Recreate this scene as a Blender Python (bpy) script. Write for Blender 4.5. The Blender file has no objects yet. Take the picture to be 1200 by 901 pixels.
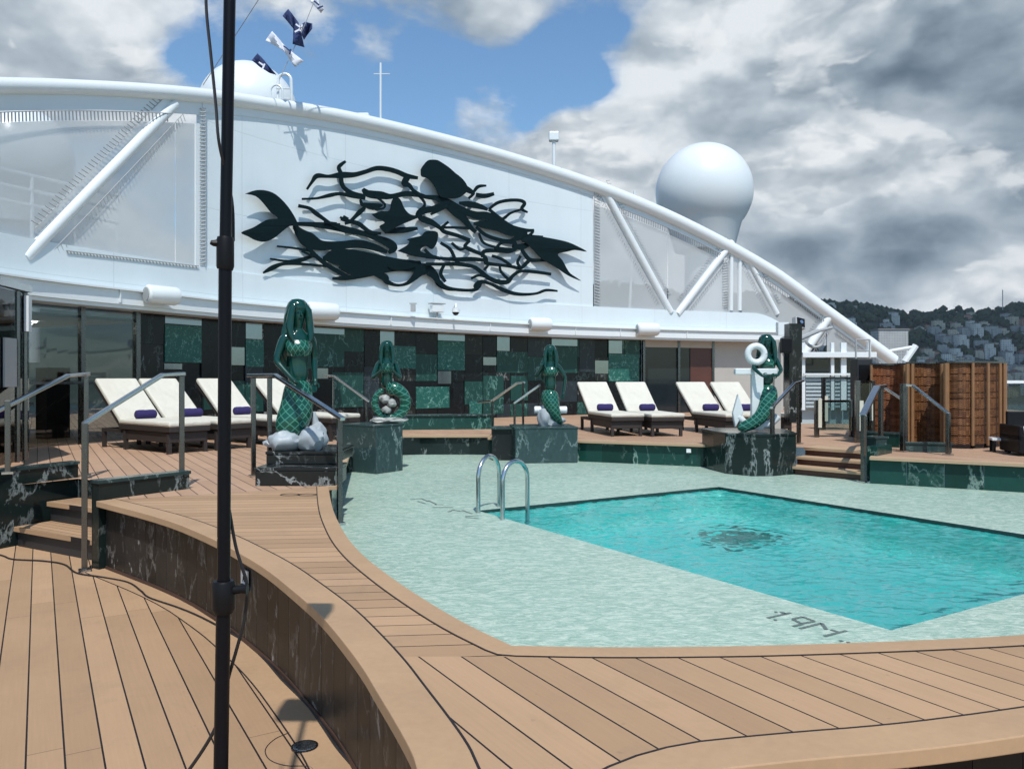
import bpy, bmesh, math, random
from mathutils import Vector, Matrix, noise
from mathutils.geometry import tessellate_polygon
random.seed(7)
sc = bpy.context.scene
COL = sc.collection
F = 921.0; HY = 443.0; H = 1.6
ZT = 0.576; ZW = 0.231
R = math.radians
U = Vector((-.516, .857)); V = Vector((.857, .516))

def G(px, py, z):                      # point of the horizontal plane z seen at a photo pixel
    d = F*(H-z)/(py-HY); return Vector(((px-600)/F*d, d, z))
def G2(px, py, z): g = G(px, py, z); return (g.x, g.y)
def D(px, py, d): return Vector(((px-600)/F*d, d, H-(py-HY)/F*d))
def lerp(a, b, t): return a+(b-a)*t

# ------------------------------------------------------------------ scene helpers
def tag(o, label=None, cat=None, group=None, kind=None):
    if label: o['label'] = label
    if cat: o['category'] = cat
    if group: o['group'] = group
    if kind: o['kind'] = kind
    return o
def thing(name, label, cat, loc=(0,0,0), rz=0, group=None):
    o = bpy.data.objects.new(name, None); COL.objects.link(o)
    o.location = loc; o.rotation_euler = (0,0,rz); o.empty_display_size = .2
    return tag(o, label, cat, group)
class MB:
    def __init__(s): s.v = []; s.f = []; s.mi = []; s.cur = 0
    def add(s, vs, fs):
        b = len(s.v); s.v += [tuple(v) for v in vs]
        for f in fs: s.f.append([b+i for i in f]); s.mi.append(s.cur)
    def box(s, c, size, rz=0, M=None):
        hx, hy, hz = size[0]/2, size[1]/2, size[2]/2
        cs, sn = math.cos(rz), math.sin(rz); vs = []
        for x in (-hx, hx):
            for y in (-hy, hy):
                for z in (-hz, hz):
                    if M is not None:
                        p = M @ Vector((x,y,z)); vs.append((c[0]+p.x, c[1]+p.y, c[2]+p.z))
                    else: vs.append((c[0]+x*cs-y*sn, c[1]+x*sn+y*cs, c[2]+z))
        s.add(vs, [(0,1,3,2),(4,6,7,5),(0,4,5,1),(2,3,7,6),(0,2,6,4),(1,5,7,3)])
    def prism(s, poly, z0, z1):
        n = len(poly); P = [Vector((p[0],p[1],0)) for p in poly]
        tris = tessellate_polygon([P])
        vs = [(p.x,p.y,z0) for p in P]+[(p.x,p.y,z1) for p in P]
        fs = [tuple(n+i for i in t) for t in tris]+[tuple(reversed(t)) for t in tris]
        fs += [(i,(i+1)%n,n+(i+1)%n,n+i) for i in range(n)]
        s.add(vs, fs)
    def sheet(s, polys, z):
        P = [[Vector((p[0],p[1],0)) for p in q] for q in polys]
        tris = tessellate_polygon(P); vs = [(p.x,p.y,z) for q in P for p in q]
        out = []
        for t in tris:
            a, b, c = [Vector(vs[i]) for i in t]
            if (b-a).cross(c-a).z < 0: t = tuple(reversed(t))
            out.append(tuple(t))
        s.add(vs, out)
    def tube(s, pts, r, n=8, caps=True):
        pts = [Vector(p) for p in pts]; rs = r if isinstance(r, (list,tuple)) else [r]*len(pts)
        vs = []; up = None
        for i, p in enumerate(pts):
            t = (pts[min(i+1,len(pts)-1)]-pts[max(i-1,0)])
            if t.length < 1e-9: t = Vector((0,0,1))
            t.normalize()
            if up is None:
                up = Vector((0,0,1)) if abs(t.z) < .9 else Vector((1,0,0))
            a = (up-t*up.dot(t))
            if a.length < 1e-6: a = t.orthogonal()
            a.normalize(); b = t.cross(a); up = a
            for k in range(n):
                an = 2*math.pi*k/n; vs.append(p+(a*math.cos(an)+b*math.sin(an))*rs[i])
        fs = []
        for i in range(len(pts)-1):
            for k in range(n):
                fs.append((i*n+k, i*n+(k+1)%n, (i+1)*n+(k+1)%n, (i+1)*n+k))
        if caps:
            fs.append(tuple(reversed(range(n)))); fs.append(tuple((len(pts)-1)*n+k for k in range(n)))
        s.add(vs, fs)
    def flatbar(s, pts, w, h):               # bar of rectangular section, w sideways, h upward
        pts = [Vector(p) for p in pts]; vs = []
        for i, p in enumerate(pts):
            t = (pts[min(i+1,len(pts)-1)]-pts[max(i-1,0)]).normalized()
            a = t.cross(Vector((0,0,1)))
            if a.length < 1e-4: a = Vector((1,0,0))
            a.normalize(); b = a.cross(t).normalized()
            for (q, r_) in ((-1,-1),(1,-1),(1,1),(-1,1)): vs.append(p+a*w/2*q+b*h/2*r_)
        fs = [(3,2,1,0)]
        for i in range(len(pts)-1):
            for k in range(4): fs.append((i*4+k, i*4+(k+1)%4, (i+1)*4+(k+1)%4, (i+1)*4+k))
        m = (len(pts)-1)*4; fs.append((m,m+1,m+2,m+3)); s.add(vs, fs)
    def lathe(s, prof, c=(0,0,0), n=24):
        vs = []; m = len(prof)
        for (r_, z) in prof:
            for k in range(n):
                a = 2*math.pi*k/n; vs.append((c[0]+r_*math.cos(a), c[1]+r_*math.sin(a), c[2]+z))
        fs = [(i*n+k, i*n+(k+1)%n, (i+1)*n+(k+1)%n, (i+1)*n+k) for i in range(m-1) for k in range(n)]
        fs.append(tuple(reversed(range(n)))); fs.append(tuple((m-1)*n+k for k in range(n)))
        s.add(vs, fs)
    def build(s, name, mat, parent=None, smooth=False, bevel=0, fix=True):
        me = bpy.data.meshes.new(name); me.from_pydata(s.v, [], s.f)
        mats = mat if isinstance(mat, list) else [mat]
        for m in mats: me.materials.append(m)
        if len(mats) > 1:
            for p, i in zip(me.polygons, s.mi): p.material_index = i
        if fix:
            bm = bmesh.new(); bm.from_mesh(me); bmesh.ops.recalc_face_normals(bm, faces=bm.faces); bm.to_mesh(me); bm.free()
        if smooth:
            for p in me.polygons: p.use_smooth = True
            me.set_sharp_from_angle(angle=R(40))
        me.update()
        o = bpy.data.objects.new(name, me); COL.objects.link(o)
        if parent is not None: o.parent = parent
        if bevel:
            b = o.modifiers.new('bevel', 'BEVEL'); b.width = bevel; b.segments = 2; b.limit_method = 'ANGLE'
        return o
def kids(o): return [c for c in bpy.data.objects if c.parent == o]
def copy_tree(o, parent=None):
    c = o.copy(); COL.objects.link(c); c.parent = parent
    for ch in kids(o): copy_tree(ch, c)
    return c

# ------------------------------------------------------------------ materials
class NT:
    def __init__(s, name):
        s.m = bpy.data.materials.new(name); s.m.use_nodes = True; s.t = s.m.node_tree; s.n = s.t.nodes; s.l = s.t.links
        s.b = s.n['Principled BSDF']; s.out = s.n['Material Output']
    def node(s, typ, **k):
        x = s.n.new(typ)
        for a, b in k.items(): setattr(x, a, b)
        return x
    def put(s, sock, v):
        if isinstance(v, bpy.types.NodeSocket): s.l.new(v, sock)
        elif isinstance(v, (tuple, list)) and len(v) == 3 and sock.type == 'RGBA': sock.default_value = (*v, 1)
        else: sock.default_value = v
    def math(s, op, a, b=None, c=None, clamp=False):
        x = s.node('ShaderNodeMath', operation=op); x.use_clamp = clamp
        s.put(x.inputs[0], a)
        if b is not None: s.put(x.inputs[1], b)
        if c is not None: s.put(x.inputs[2], c)
        return x.outputs[0]
    def vmath(s, op, a, b=None):
        x = s.node('ShaderNodeVectorMath', operation=op); s.put(x.inputs[0], a)
        if b is not None: s.put(x.inputs[3] if op == 'SCALE' else x.inputs[1], b)
        return x.outputs['Value'] if op in ('DOT_PRODUCT','LENGTH','DISTANCE') else x.outputs[0]
    def obj(s): return s.node('ShaderNodeTexCoord').outputs['Object']
    def mapping(s, v, scale=(1,1,1), rot=(0,0,0), loc=(0,0,0)):
        x = s.node('ShaderNodeMapping'); s.l.new(v, x.inputs[0]); x.inputs[1].default_value = loc; x.inputs[2].default_value = rot; x.inputs[3].default_value = scale
        return x.outputs[0]
    def noise(s, v, scale, detail=4, rough=.55, dist=0):
        x = s.node('ShaderNodeTexNoise'); s.l.new(v, x.inputs['Vector'])
        x.inputs['Scale'].default_value = scale; x.inputs['Detail'].default_value = detail; x.inputs['Roughness'].default_value = rough; x.inputs['Distortion'].default_value = dist
        return x.outputs['Fac']
    def white(s, v, dim='1D'):
        x = s.node('ShaderNodeTexWhiteNoise', noise_dimensions=dim)
        s.l.new(v, x.inputs['W'] if dim == '1D' else x.inputs['Vector']); return x.outputs['Value']
    def ramp(s, f, stops, interp='LINEAR'):
        x = s.node('ShaderNodeValToRGB'); x.color_ramp.interpolation = interp; e = x.color_ramp.elements
        while len(e) < len(stops): e.new(.5)
        for i, (p, c) in enumerate(stops):
            e[i].position = p; e[i].color = (*c, 1) if isinstance(c, tuple) else (c,c,c,1)
        s.l.new(f, x.inputs[0]); return x.outputs[0]
    def mix(s, f, a, b, mode='MIX'):
        x = s.node('ShaderNodeMix', data_type='RGBA', blend_type=mode)
        s.put(x.inputs[0], f); s.put(x.inputs[6], a); s.put(x.inputs[7], b); return x.outputs[2]
    def bump(s, h, strength=.3, dist=.01):
        x = s.node('ShaderNodeBump'); s.l.new(h, x.inputs['Height']); x.inputs['Strength'].default_value = strength; x.inputs['Distance'].default_value = dist
        s.l.new(x.outputs[0], s.b.inputs['Normal']); return x.outputs[0]
    def set(s, color=None, rough=None, metal=None, spec=None, coat=None):
        if color is not None: s.put(s.b.inputs['Base Color'], color)
        if rough is not None: s.put(s.b.inputs['Roughness'], rough)
        if metal is not None: s.b.inputs['Metallic'].default_value = metal
        if spec is not None: s.b.inputs['Specular IOR Level'].default_value = spec
        if coat is not None: s.b.inputs['Coat Weight'].default_value = coat
        return s.m

def paint(name, c, rough=.45, var=.06, scale=3, metal=0, spec=.5):
    t = NT(name); o = t.obj()
    f = t.noise(o, scale, 5, .6); g = t.noise(o, scale*14, 3, .6)
    k = t.math('ADD', t.math('MULTIPLY', t.math('SUBTRACT', f, .5), var*2), t.math('ADD', 1, t.math('MULTIPLY', t.math('SUBTRACT', g, .5), var)))
    col = t.vmath('SCALE', t.vmath('MULTIPLY', c, (1,1,1)), k)
    return t.set(col, rough, metal, spec)
def hull(name, c):
    t = NT(name); o = t.obj(); s_ = t.node('ShaderNodeSeparateXYZ'); t.l.new(o, s_.inputs[0]); x, y, z = s_.outputs
    big = t.noise(o, .5, 4, .6); st = t.noise(t.mapping(o, scale=(3.5,3.5,.22)), 1, 6, .7); dent = t.noise(o, 1.1, 3)
    fz = t.math('PINGPONG', t.math('DIVIDE', z, 1.55), .5); fx = t.math('PINGPONG', t.math('DIVIDE', t.math('ADD', t.math('MULTIPLY', x, .8), t.math('MULTIPLY', y, .6)), 2.4), .5)
    seam = t.math('MAXIMUM', t.math('LESS_THAN', fz, .004), t.math('LESS_THAN', fx, .003))
    k = t.math('ADD', .90, t.math('ADD', t.math('MULTIPLY', big, .10), t.math('MULTIPLY', st, .10)))
    col = t.vmath('SCALE', t.vmath('MULTIPLY', c, (1,1,1)), k); drip = t.ramp(st, [(.60,0),(.78,1)])
    col = t.mix(t.math('MULTIPLY', drip, .16), col, (.36,.33,.28)); col = t.mix(t.math('MULTIPLY', seam, .22), col, (.25,.27,.28))
    t.bump(t.math('SUBTRACT', t.math('MULTIPLY', dent, .8), t.math('MULTIPLY', seam, .2)), .35, .05)
    return t.set(col, .4)
def steel(name='steel', c=(.55,.56,.56), rough=.2):
    t = NT(name); o = t.obj(); f = t.noise(o, 12, 4)
    return t.set(c, t.math('ADD', rough*.7, t.math('MULTIPLY', f, rough*.8)), 1)
def planks(name, dirv, w, c1, c2, L=2.4, off=0.0, seam=.035, rough=.62):
    t = NT(name); o = t.obj()
    n = (dirv[1], -dirv[0], 0)
    a = t.math('ADD', t.math('DIVIDE', t.vmath('DOT_PRODUCT', o, n), w), off+100)
    row = t.math('FLOOR', a); fr = t.math('FRACT', a)
    rnd = t.white(row)
    b = t.math('ADD', t.math('DIVIDE', t.vmath('DOT_PRODUCT', o, (dirv[0],dirv[1],0)), L), t.math('ADD', 50, t.math('MULTIPLY', rnd, 7.31)))
    fb = t.math('FRACT', b); cell = t.math('FLOOR', b)
    rnd2 = t.white(t.math('ADD', row, t.math('MULTIPLY', cell, 13.7)))
    s1 = t.math('LESS_THAN', fr, seam)
    s2 = t.math('LESS_THAN', fb, .0016)
    m = t.math('MAXIMUM', s1, t.math('MULTIPLY', s2, .7))
    # long grain
    sc_ = (1,1,1)
    ang = math.atan2(dirv[1], dirv[0])
    g = t.noise(t.mapping(t.mapping(o, rot=(0,0,-ang)), scale=(3,90,3)), 1, 4, .6)
    dirt = t.noise(o, 1.3, 5, .65)
    spots = t.math('GREATER_THAN', t.noise(o, 23, 2, .5), .74)
    col = t.mix(rnd2, c1, c2)
    k = t.math('ADD', t.math('ADD', .78, t.math('MULTIPLY', g, .18)), t.math('MULTIPLY', dirt, .26))
    col = t.vmath('SCALE', col, k)
    stain = t.ramp(t.noise(o, 2.1, 7, .72, .6), [(.52,0),(.70,1)])
    col = t.mix(t.math('MULTIPLY', stain, .22), col, (.20,.145,.10)); col = t.mix(t.math('MULTIPLY', spots, .22), col, (.16,.11,.08))
    col = t.mix(m, col, (.012,.010,.010))
    hgt = t.math('SUBTRACT', t.math('MULTIPLY', g, .12), m)
    t.bump(hgt, .35, .004)
    return t.set(col, t.math('ADD', rough-.1, t.math('MULTIPLY', dirt, .25)), spec=.35)
def marble(name, base, vein, amt=.5, scale=2.0, rough=.18, grey=0.0, blotch=.3, spec=.28, streak=.55):
    t = NT(name); o = t.obj()
    geo = t.node('ShaderNodeNewGeometry'); isl = geo.outputs['Random Per Island']
    off = t.vmath('SCALE', (7.3,3.1,5.7), isl)
    p = t.vmath('ADD', t.mapping(o, scale=(1,1,streak)), off)
    n1 = t.noise(p, scale*.8, 9, .62, .25); n2 = t.noise(p, scale*2.2, 8, .6, .3); n3 = t.noise(p, scale*.7, 4, .6, .2); n4 = t.noise(p, scale*1.9, 9, .74, .5); n5 = t.noise(p, scale*9, 5, .7)
    v1 = t.math('SUBTRACT', 1, t.math('MULTIPLY', t.math('ABSOLUTE', t.math('SUBTRACT', n1, .5)), 60), clamp=True)
    v2 = t.math('SUBTRACT', 1, t.math('MULTIPLY', t.math('ABSOLUTE', t.math('SUBTRACT', n2, .53)), 45), clamp=True)
    msk = t.ramp(n3, [(.46,0),(.60,1)])
    msk2 = t.ramp(n3, [(.36,1),(.46,0)])
    k = t.math('MAXIMUM', t.math('MULTIPLY', v1, msk), t.math('MULTIPLY', t.math('MULTIPLY', v2, msk2), .7))
    th = .66-.06*blotch
    bl = t.ramp(n4, [(th,0),(th+.05,1)])
    k = t.math('MAXIMUM', t.math('MULTIPLY', k, amt), t.math('MULTIPLY', t.math('MULTIPLY', bl, t.math('ADD', .35, n5)), min(1, blotch*2)))
    dark = t.vmath('SCALE', t.vmath('MULTIPLY', base, (1,1,1)), t.math('ADD', .35, t.math('ADD', t.math('MULTIPLY', isl, .7), t.math('MULTIPLY', n5, .7))))
    col = t.mix(k, dark, vein)
    return t.set(col, t.math('ADD', rough, t.math('MULTIPLY', n3, .12)), spec=spec)

WOOD1, WOOD2 = (.345,.218,.122), (.435,.278,.160)
M = {}
M['deck_u'] = planks('deck planks lower', U, .141, WOOD1, WOOD2, L=2.6, off=.36, seam=.055)
M['ring_x'] = planks('ring planks across', (.996,.087), .13, WOOD1, WOOD2, L=30, off=.3, seam=.05)
M['ring_u'] = planks('ring planks long', U, .135, WOOD1, WOOD2, L=9, off=.15, seam=.05)
M['terr_u'] = planks('terrace planks', U, .135, (.37,.235,.15), (.45,.29,.19), L=3, off=.15, seam=.06)
M['tread'] = planks('tread planks', (.857,-.516), .075, WOOD1, WOOD2, L=20, seam=.07)
M['coping'] = paint('coping wood', (.405,.262,.150), .6, .2, 2.2, spec=.35)
M['lip'] = paint('lip wood', (.42,.29,.18), .6, .12, 3, spec=.35)
M['seam'] = paint('caulk seam', (.012,.01,.012), .7)
M['white'] = hull('white hull paint', (.66,.735,.755))
M['white2'] = paint('white gloss paint', (.70,.745,.75), .28, .03, 1.5)
M['steel'] = steel()
M['steel_dark'] = steel('dark steel', (.16,.16,.155), .25)
M['black'] = paint('black plastic', (.006,.006,.007), .45, .2, spec=.2)
M['blackm'] = paint('black metal tube', (.004,.004,.006), .35, .2, spec=.18)
M['rubber'] = paint('cable rubber', (.012,.011,.012), .55)
M['m_dark'] = marble('black marble', (.012,.014,.014), (.42,.45,.44), .7, 2.4, .12, blotch=.35)
M['m_ring'] = marble('grey black marble', (.017,.016,.015), (.36,.34,.31), .5, 2.6, .3, blotch=.75, spec=.12)
M['m_cheek'] = marble('polished dark marble', (.010,.017,.016), (.38,.43,.42), .6, 1.9, .10, blotch=.38)
M['m_green'] = marble('green marble', (.011,.050,.043), (.18,.38,.33), .8, 3.0, .12, blotch=.4)
M['m_vein'] = marble('veined green marble', (.016,.095,.078), (.24,.50,.42), 1, 6.5, .12, blotch=1.1, streak=1)
M['m_black'] = marble('plain black marble', (.005,.007,.009), (.08,.13,.13), .4, 2.0, .10, blotch=.1)
M['m_teal'] = marble('pool wall marble', (.008,.040,.032), (.40,.54,.48), .6, 1.25, .14, blotch=.45)
M['m_blue'] = marble('blue grey marble', (.018,.028,.034), (.16,.20,.22), .5, 2.5, .12, blotch=.2)
M['m_plinth'] = marble('plinth marble', (.028,.052,.052), (.24,.32,.31), .8, 2.3, .14, blotch=.25)
M['mirror'] = steel('mirror panel', (.29,.33,.35), .10)
M['cushion'] = paint('cream cushion', (.60,.585,.50), .85, .05, 9)
def cushion_mat():
    t = NT('cream cushion fabric'); o = t.obj(); n = t.noise(o, 3.2, 5, .6, .8); w_ = t.noise(o, 140, 2)
    t.bump(t.math('ADD', n, t.math('MULTIPLY', w_, .04)), .55, .05); return t.set(t.mix(n, (.50,.48,.40), (.68,.665,.58)), .85)
M['cushion'] = cushion_mat()
M['wicker_dark'] = paint('dark wicker', (.028,.022,.02), .6, .5, 60)
M['towel'] = paint('purple towel', (.022,.014,.09), .9, .25, 40)
M['relief'] = paint('dark green metal', (.003,.012,.014), .6, .15, spec=.12)
M['green'] = paint('glazed green', (.003,.040,.031), .10, .35, 4)
M['stone'] = paint('grey stone', (.33,.37,.39), .5, .25, 5)
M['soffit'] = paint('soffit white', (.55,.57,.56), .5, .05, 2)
M['interior'] = paint('interior wall', (.68,.68,.66), .6, .2, 1)
M['int_dark'] = paint('interior dark', (.02,.022,.024), .5, .3, 1)
M['redwood_reflection'] = paint('red wood and door reflection', (.09,.035,.025), .4, .3, 2)  # step risers, and the reddish reflection painted on the glass doors
M['beige'] = paint('beige panel', (.42,.40,.36), .5, .08, 2)
M['grey'] = paint('grey fixture', (.35,.37,.37), .5, .1)
M['navy'] = paint('navy cloth', (.02,.035,.12), .8, .2, 6)
M['wcloth'] = paint('white cloth', (.7,.72,.78), .8, .1, 6)
M['mark'] = paint('mark tiles', (.10,.14,.13), .35, .3, 20)
M['rope'] = paint('grey rope', (.36,.38,.39), .7, .1)
M['lat'] = paint('pale blue lattice', (.40,.48,.50), .5, .1, 4)
M['dglass'] = paint('dark window glass', (.015,.022,.026), .06, .2, 1)

def tail_mat():
    t = NT('net scaled tail'); o = t.obj()
    a = t.node('ShaderNodeSeparateXYZ'); t.l.new(o, a.inputs[0]); x, y, z = a.outputs
    an = t.math('MULTIPLY', t.math('ARCTAN2', x, t.math('ADD', y, .0001)), .20)
    d1 = t.math('FRACT', t.math('DIVIDE', t.math('ADD', z, an), .085)); d2 = t.math('FRACT', t.math('ADD', 20, t.math('DIVIDE', t.math('SUBTRACT', z, an), .085)))
    l = t.math('MAXIMUM', t.math('LESS_THAN', d1, .16), t.math('LESS_THAN', d2, .16))
    n = t.noise(o, 5, 3)
    col = t.mix(l, t.mix(n, (.002,.035,.024), (.008,.09,.058)), (.055,.21,.155))
    t.bump(l, .8, .008); return t.set(col, .15)
M['tail'] = tail_mat()
def glass_mat(name, tint, refl=1.0):
    t = NT(name); tr = t.node('ShaderNodeBsdfTransparent'); tr.inputs[0].default_value = (*tint, 1)
    gl = t.node('ShaderNodeBsdfGlossy'); gl.inputs['Roughness'].default_value = .02
    fr = t.node('ShaderNodeFresnel'); fr.inputs[0].default_value = 1.5
    mx = t.node('ShaderNodeMixShader'); t.l.new(t.math('MULTIPLY', fr.outputs[0], refl, clamp=True), mx.inputs[0]); t.l.new(tr.outputs[0], mx.inputs[1]); t.l.new(gl.outputs[0], mx.inputs[2])
    t.l.new(mx.outputs[0], t.out.inputs[0]); t.n.remove(t.b); return t.m
M['glass'] = glass_mat('clear glass', (.72,.80,.80))
M['glass_dark'] = glass_mat('tinted glass', (.60,.65,.66), 1.2)
def mesh_fabric():
    t = NT('translucent mesh fabric'); o = t.obj()
    tr = t.node('ShaderNodeBsdfTransparent'); tr.inputs[0].default_value = (.95,.96,.97,1)
    df = t.node('ShaderNodeBsdfDiffuse'); tl = t.node('ShaderNodeBsdfTranslucent')
    c = t.ramp(t.noise(o, .35, 3), [(.3,(.66,.69,.68)),(.7,(.78,.79,.78))])
    t.l.new(c, df.inputs[0]); t.l.new(c, tl.inputs[0])
    m1 = t.node('ShaderNodeMixShader'); m1.inputs[0].default_value = .35; t.l.new(df.outputs[0], m1.inputs[1]); t.l.new(tl.outputs[0], m1.inputs[2])
    m2 = t.node('ShaderNodeMixShader'); m2.inputs[0].default_value = .48; t.l.new(m1.outputs[0], m2.inputs[1]); t.l.new(tr.outputs[0], m2.inputs[2])
    t.l.new(m2.outputs[0], t.out.inputs[0]); t.n.remove(t.b); return t.m
M['fabric'] = mesh_fabric()
def shelf_mat():
    t = NT('wet mint mosaic'); o = t.obj()
    p = t.mapping(o, rot=(0,0,R(8)), scale=(1,2.1,1))
    a = t.noise(p, 9, 6, .66, 1.2); b = t.noise(p, 26, 4, .6, .8); c = t.noise(o, .8, 3)
    st = t.ramp(a, [(.44,0),(.60,1)]); st2 = t.ramp(b, [(.47,0),(.62,1)])
    cell = t.node('ShaderNodeTexVoronoi'); cell.feature = 'F1'; t.l.new(o, cell.inputs['Vector']); cell.inputs['Scale'].default_value = 45
    hv = t.node('ShaderNodeSeparateColor'); t.l.new(cell.outputs['Color'], hv.inputs[0])
    col = t.mix(t.math('MULTIPLY', st, .9), (.31,.47,.375), (.58,.69,.575))
    col = t.mix(t.math('MULTIPLY', st2, .38), col, (.22,.36,.31))
    col = t.mix(t.math('MULTIPLY', hv.outputs[0], .22), col, (.62,.70,.62))
    col = t.mix(t.math('MULTIPLY', c, .15), col, (.33,.50,.42))
    t.bump(t.math('ADD', a, t.math('MULTIPLY', b, .5)), .6, .02)
    return t.set(col, t.math('ADD', .10, t.math('MULTIPLY', c, .25)), spec=.5)
M['shelf'] = shelf_mat()
def floor_mat():
    t = NT('turquoise mosaic'); o = t.obj()
    v = t.node('ShaderNodeTexVoronoi'); t.l.new(o, v.inputs['Vector']); v.inputs['Scale'].default_value = 6.5
    hv = t.node('ShaderNodeSeparateColor'); t.l.new(v.outputs['Color'], hv.inputs[0])
    v2 = t.node('ShaderNodeTexVoronoi'); t.l.new(o, v2.inputs['Vector']); v2.inputs['Scale'].default_value = 40
    hv2 = t.node('ShaderNodeSeparateColor'); t.l.new(v2.outputs['Color'], hv2.inputs[0])
    col = t.mix(hv.outputs[0], (.14,.98,.86), (.85,1.0,.97)); col = t.mix(t.math('MULTIPLY', hv2.outputs[0], .3), col, (.08,.80,.76))
    return t.set(col, .4)
M['pfloor'] = floor_mat()
def water_mat():
    t = NT('pool water')
    rf = t.node('ShaderNodeBsdfRefraction'); rf.inputs['Color'].default_value = (.68,1,.985,1); rf.inputs['IOR'].default_value = 1.33; rf.inputs['Roughness'].default_value = 0
    gl = t.node('ShaderNodeBsdfGlossy'); gl.inputs['Roughness'].default_value = .02
    fr = t.node('ShaderNodeFresnel'); fr.inputs[0].default_value = 1.33
    m2 = t.node('ShaderNodeMixShader'); tr = t.node('ShaderNodeBsdfTransparent'); tr.inputs[0].default_value = (.75,1,1,1); m0 = t.node('ShaderNodeMixShader'); m0.inputs[0].default_value = .22; t.l.new(rf.outputs[0], m0.inputs[1]); t.l.new(tr.outputs[0], m0.inputs[2]); t.l.new(t.math('MULTIPLY', fr.outputs[0], .8), m2.inputs[0]); t.l.new(m0.outputs[0], m2.inputs[1]); t.l.new(gl.outputs[0], m2.inputs[2])
    t.l.new(m2.outputs[0], t.out.inputs[0]); t.n.remove(t.b); return t.m
M['water'] = water_mat()
def wicker_mat(name, c1, c2):
    t = NT(name); o = t.obj()
    s = t.node('ShaderNodeSeparateXYZ'); t.l.new(o, s.inputs[0]); x, y, z = s.outputs
    a = t.math('ADD', x, t.math('MULTIPLY', y, .35))
    col_i = t.math('FLOOR', t.math('DIVIDE', a, .045)); par = t.math('MULTIPLY', t.math('PINGPONG', col_i, 1), .5)
    row = t.math('ADD', t.math('DIVIDE', z, .028), par)
    fz = t.math('PINGPONG', row, .5); fa = t.math('PINGPONG', t.math('DIVIDE', a, .045), .5)
    hole = t.math('MULTIPLY', t.math('LESS_THAN', fz, .10), t.math('LESS_THAN', fa, .35))
    rnd = t.white(t.math('ADD', t.math('FLOOR', t.math('DIVIDE', z, .056)), t.math('MULTIPLY', col_i, 7.7)))
    n = t.noise(o, 2.2, 4)
    col = t.mix(rnd, c1, c2); col = t.vmath('SCALE', col, t.math('ADD', .5, t.math('MULTIPLY', n, .9)))
    col = t.mix(hole, col, (.012,.006,.004))
    t.bump(t.math('ADD', fz, fa), .8, .01); return t.set(col, .5, spec=.3)
M['wicker'] = wicker_mat('golden wicker', (.11,.043,.016), (.22,.096,.036))
M['wicker_red'] = wicker_mat('red brown wicker', (.15,.050,.020), (.25,.095,.038))
M['cane'] = paint('cane pole', (.24,.125,.055), .5, .2, 10)

# ------------------------------------------------------------------ plan of the curved screen
PT = [(-300,7.3),(-120,9.2),(33,11.1),(178,13.0),(280,14.7),(415,16.9),(524,18.8),(655,21.1),(760,22.5),(860,23.6),(950,24.3),(1060,25.0)]
def pathd(px):
    for i in range(len(PT)-1):
        if px <= PT[i+1][0] or i == len(PT)-2:
            x0, d0 = PT[i]; x1, d1 = PT[i+1]
            m0 = (PT[i+1][1]-PT[i-1][1])/(PT[i+1][0]-PT[i-1][0]) if i else (d1-d0)/(x1-x0)
            m1 = (PT[i+2][1]-PT[i][1])/(PT[i+2][0]-PT[i][0]) if i+2 < len(PT) else (d1-d0)/(x1-x0)
            t = (px-x0)/(x1-x0); h = x1-x0
            return (2*t**3-3*t*t+1)*d0+(t**3-2*t*t+t)*h*m0+(-2*t**3+3*t*t)*d1+(t**3-t*t)*h*m1
def Wxy(px): d = pathd(px); return Vector(((px-600)/F*d, d))
def Wn(px):
    t = (Wxy(px+4)-Wxy(px-4)).normalized(); return Vector((t.y, -t.x))
def WP(px, z, off=0):
    p = Wxy(px)+Wn(px)*off; return Vector((p.x, p.y, z))
def Wz(px, py): return H-(py-HY)/F*pathd(px)
def wall_strip(mb, pxs, z0, z1, off=0, th=.05):
    f0 = z0 if callable(z0) else (lambda p: z0); f1 = z1 if callable(z1) else (lambda p: z1)
    vs = []
    for p in pxs:
        a, b = f0(p), f1(p)
        vs += [WP(p, a, off), WP(p, b, off), WP(p, b, off-th), WP(p, a, off-th)]
    fs = [(0,1,2,3)]
    for i in range(len(pxs)-1):
        for k in range(4): fs.append((i*4+k, (i+1)*4+k, (i+1)*4+(k+1)%4, i*4+(k+1)%4))
    m = (len(pxs)-1)*4; fs.append((m+3,m+2,m+1,m)); mb.add(vs, fs)
def rng(a, b, st=12):
    n = max(1, int(math.ceil((b-a)/st))); return [a+(b-a)*i/n for i in range(n+1)]
def interp(tab, x):
    if x <= tab[0][0]:
        (x0,y0),(x1,y1) = tab[0], tab[1]; return y0+(y1-y0)*(x-x0)/(x1-x0)
    for (x0,y0),(x1,y1) in zip(tab, tab[1:]):
        if x <= x1: return y0+(y1-y0)*(x-x0)/(x1-x0)
    return tab[-1][1]

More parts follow.
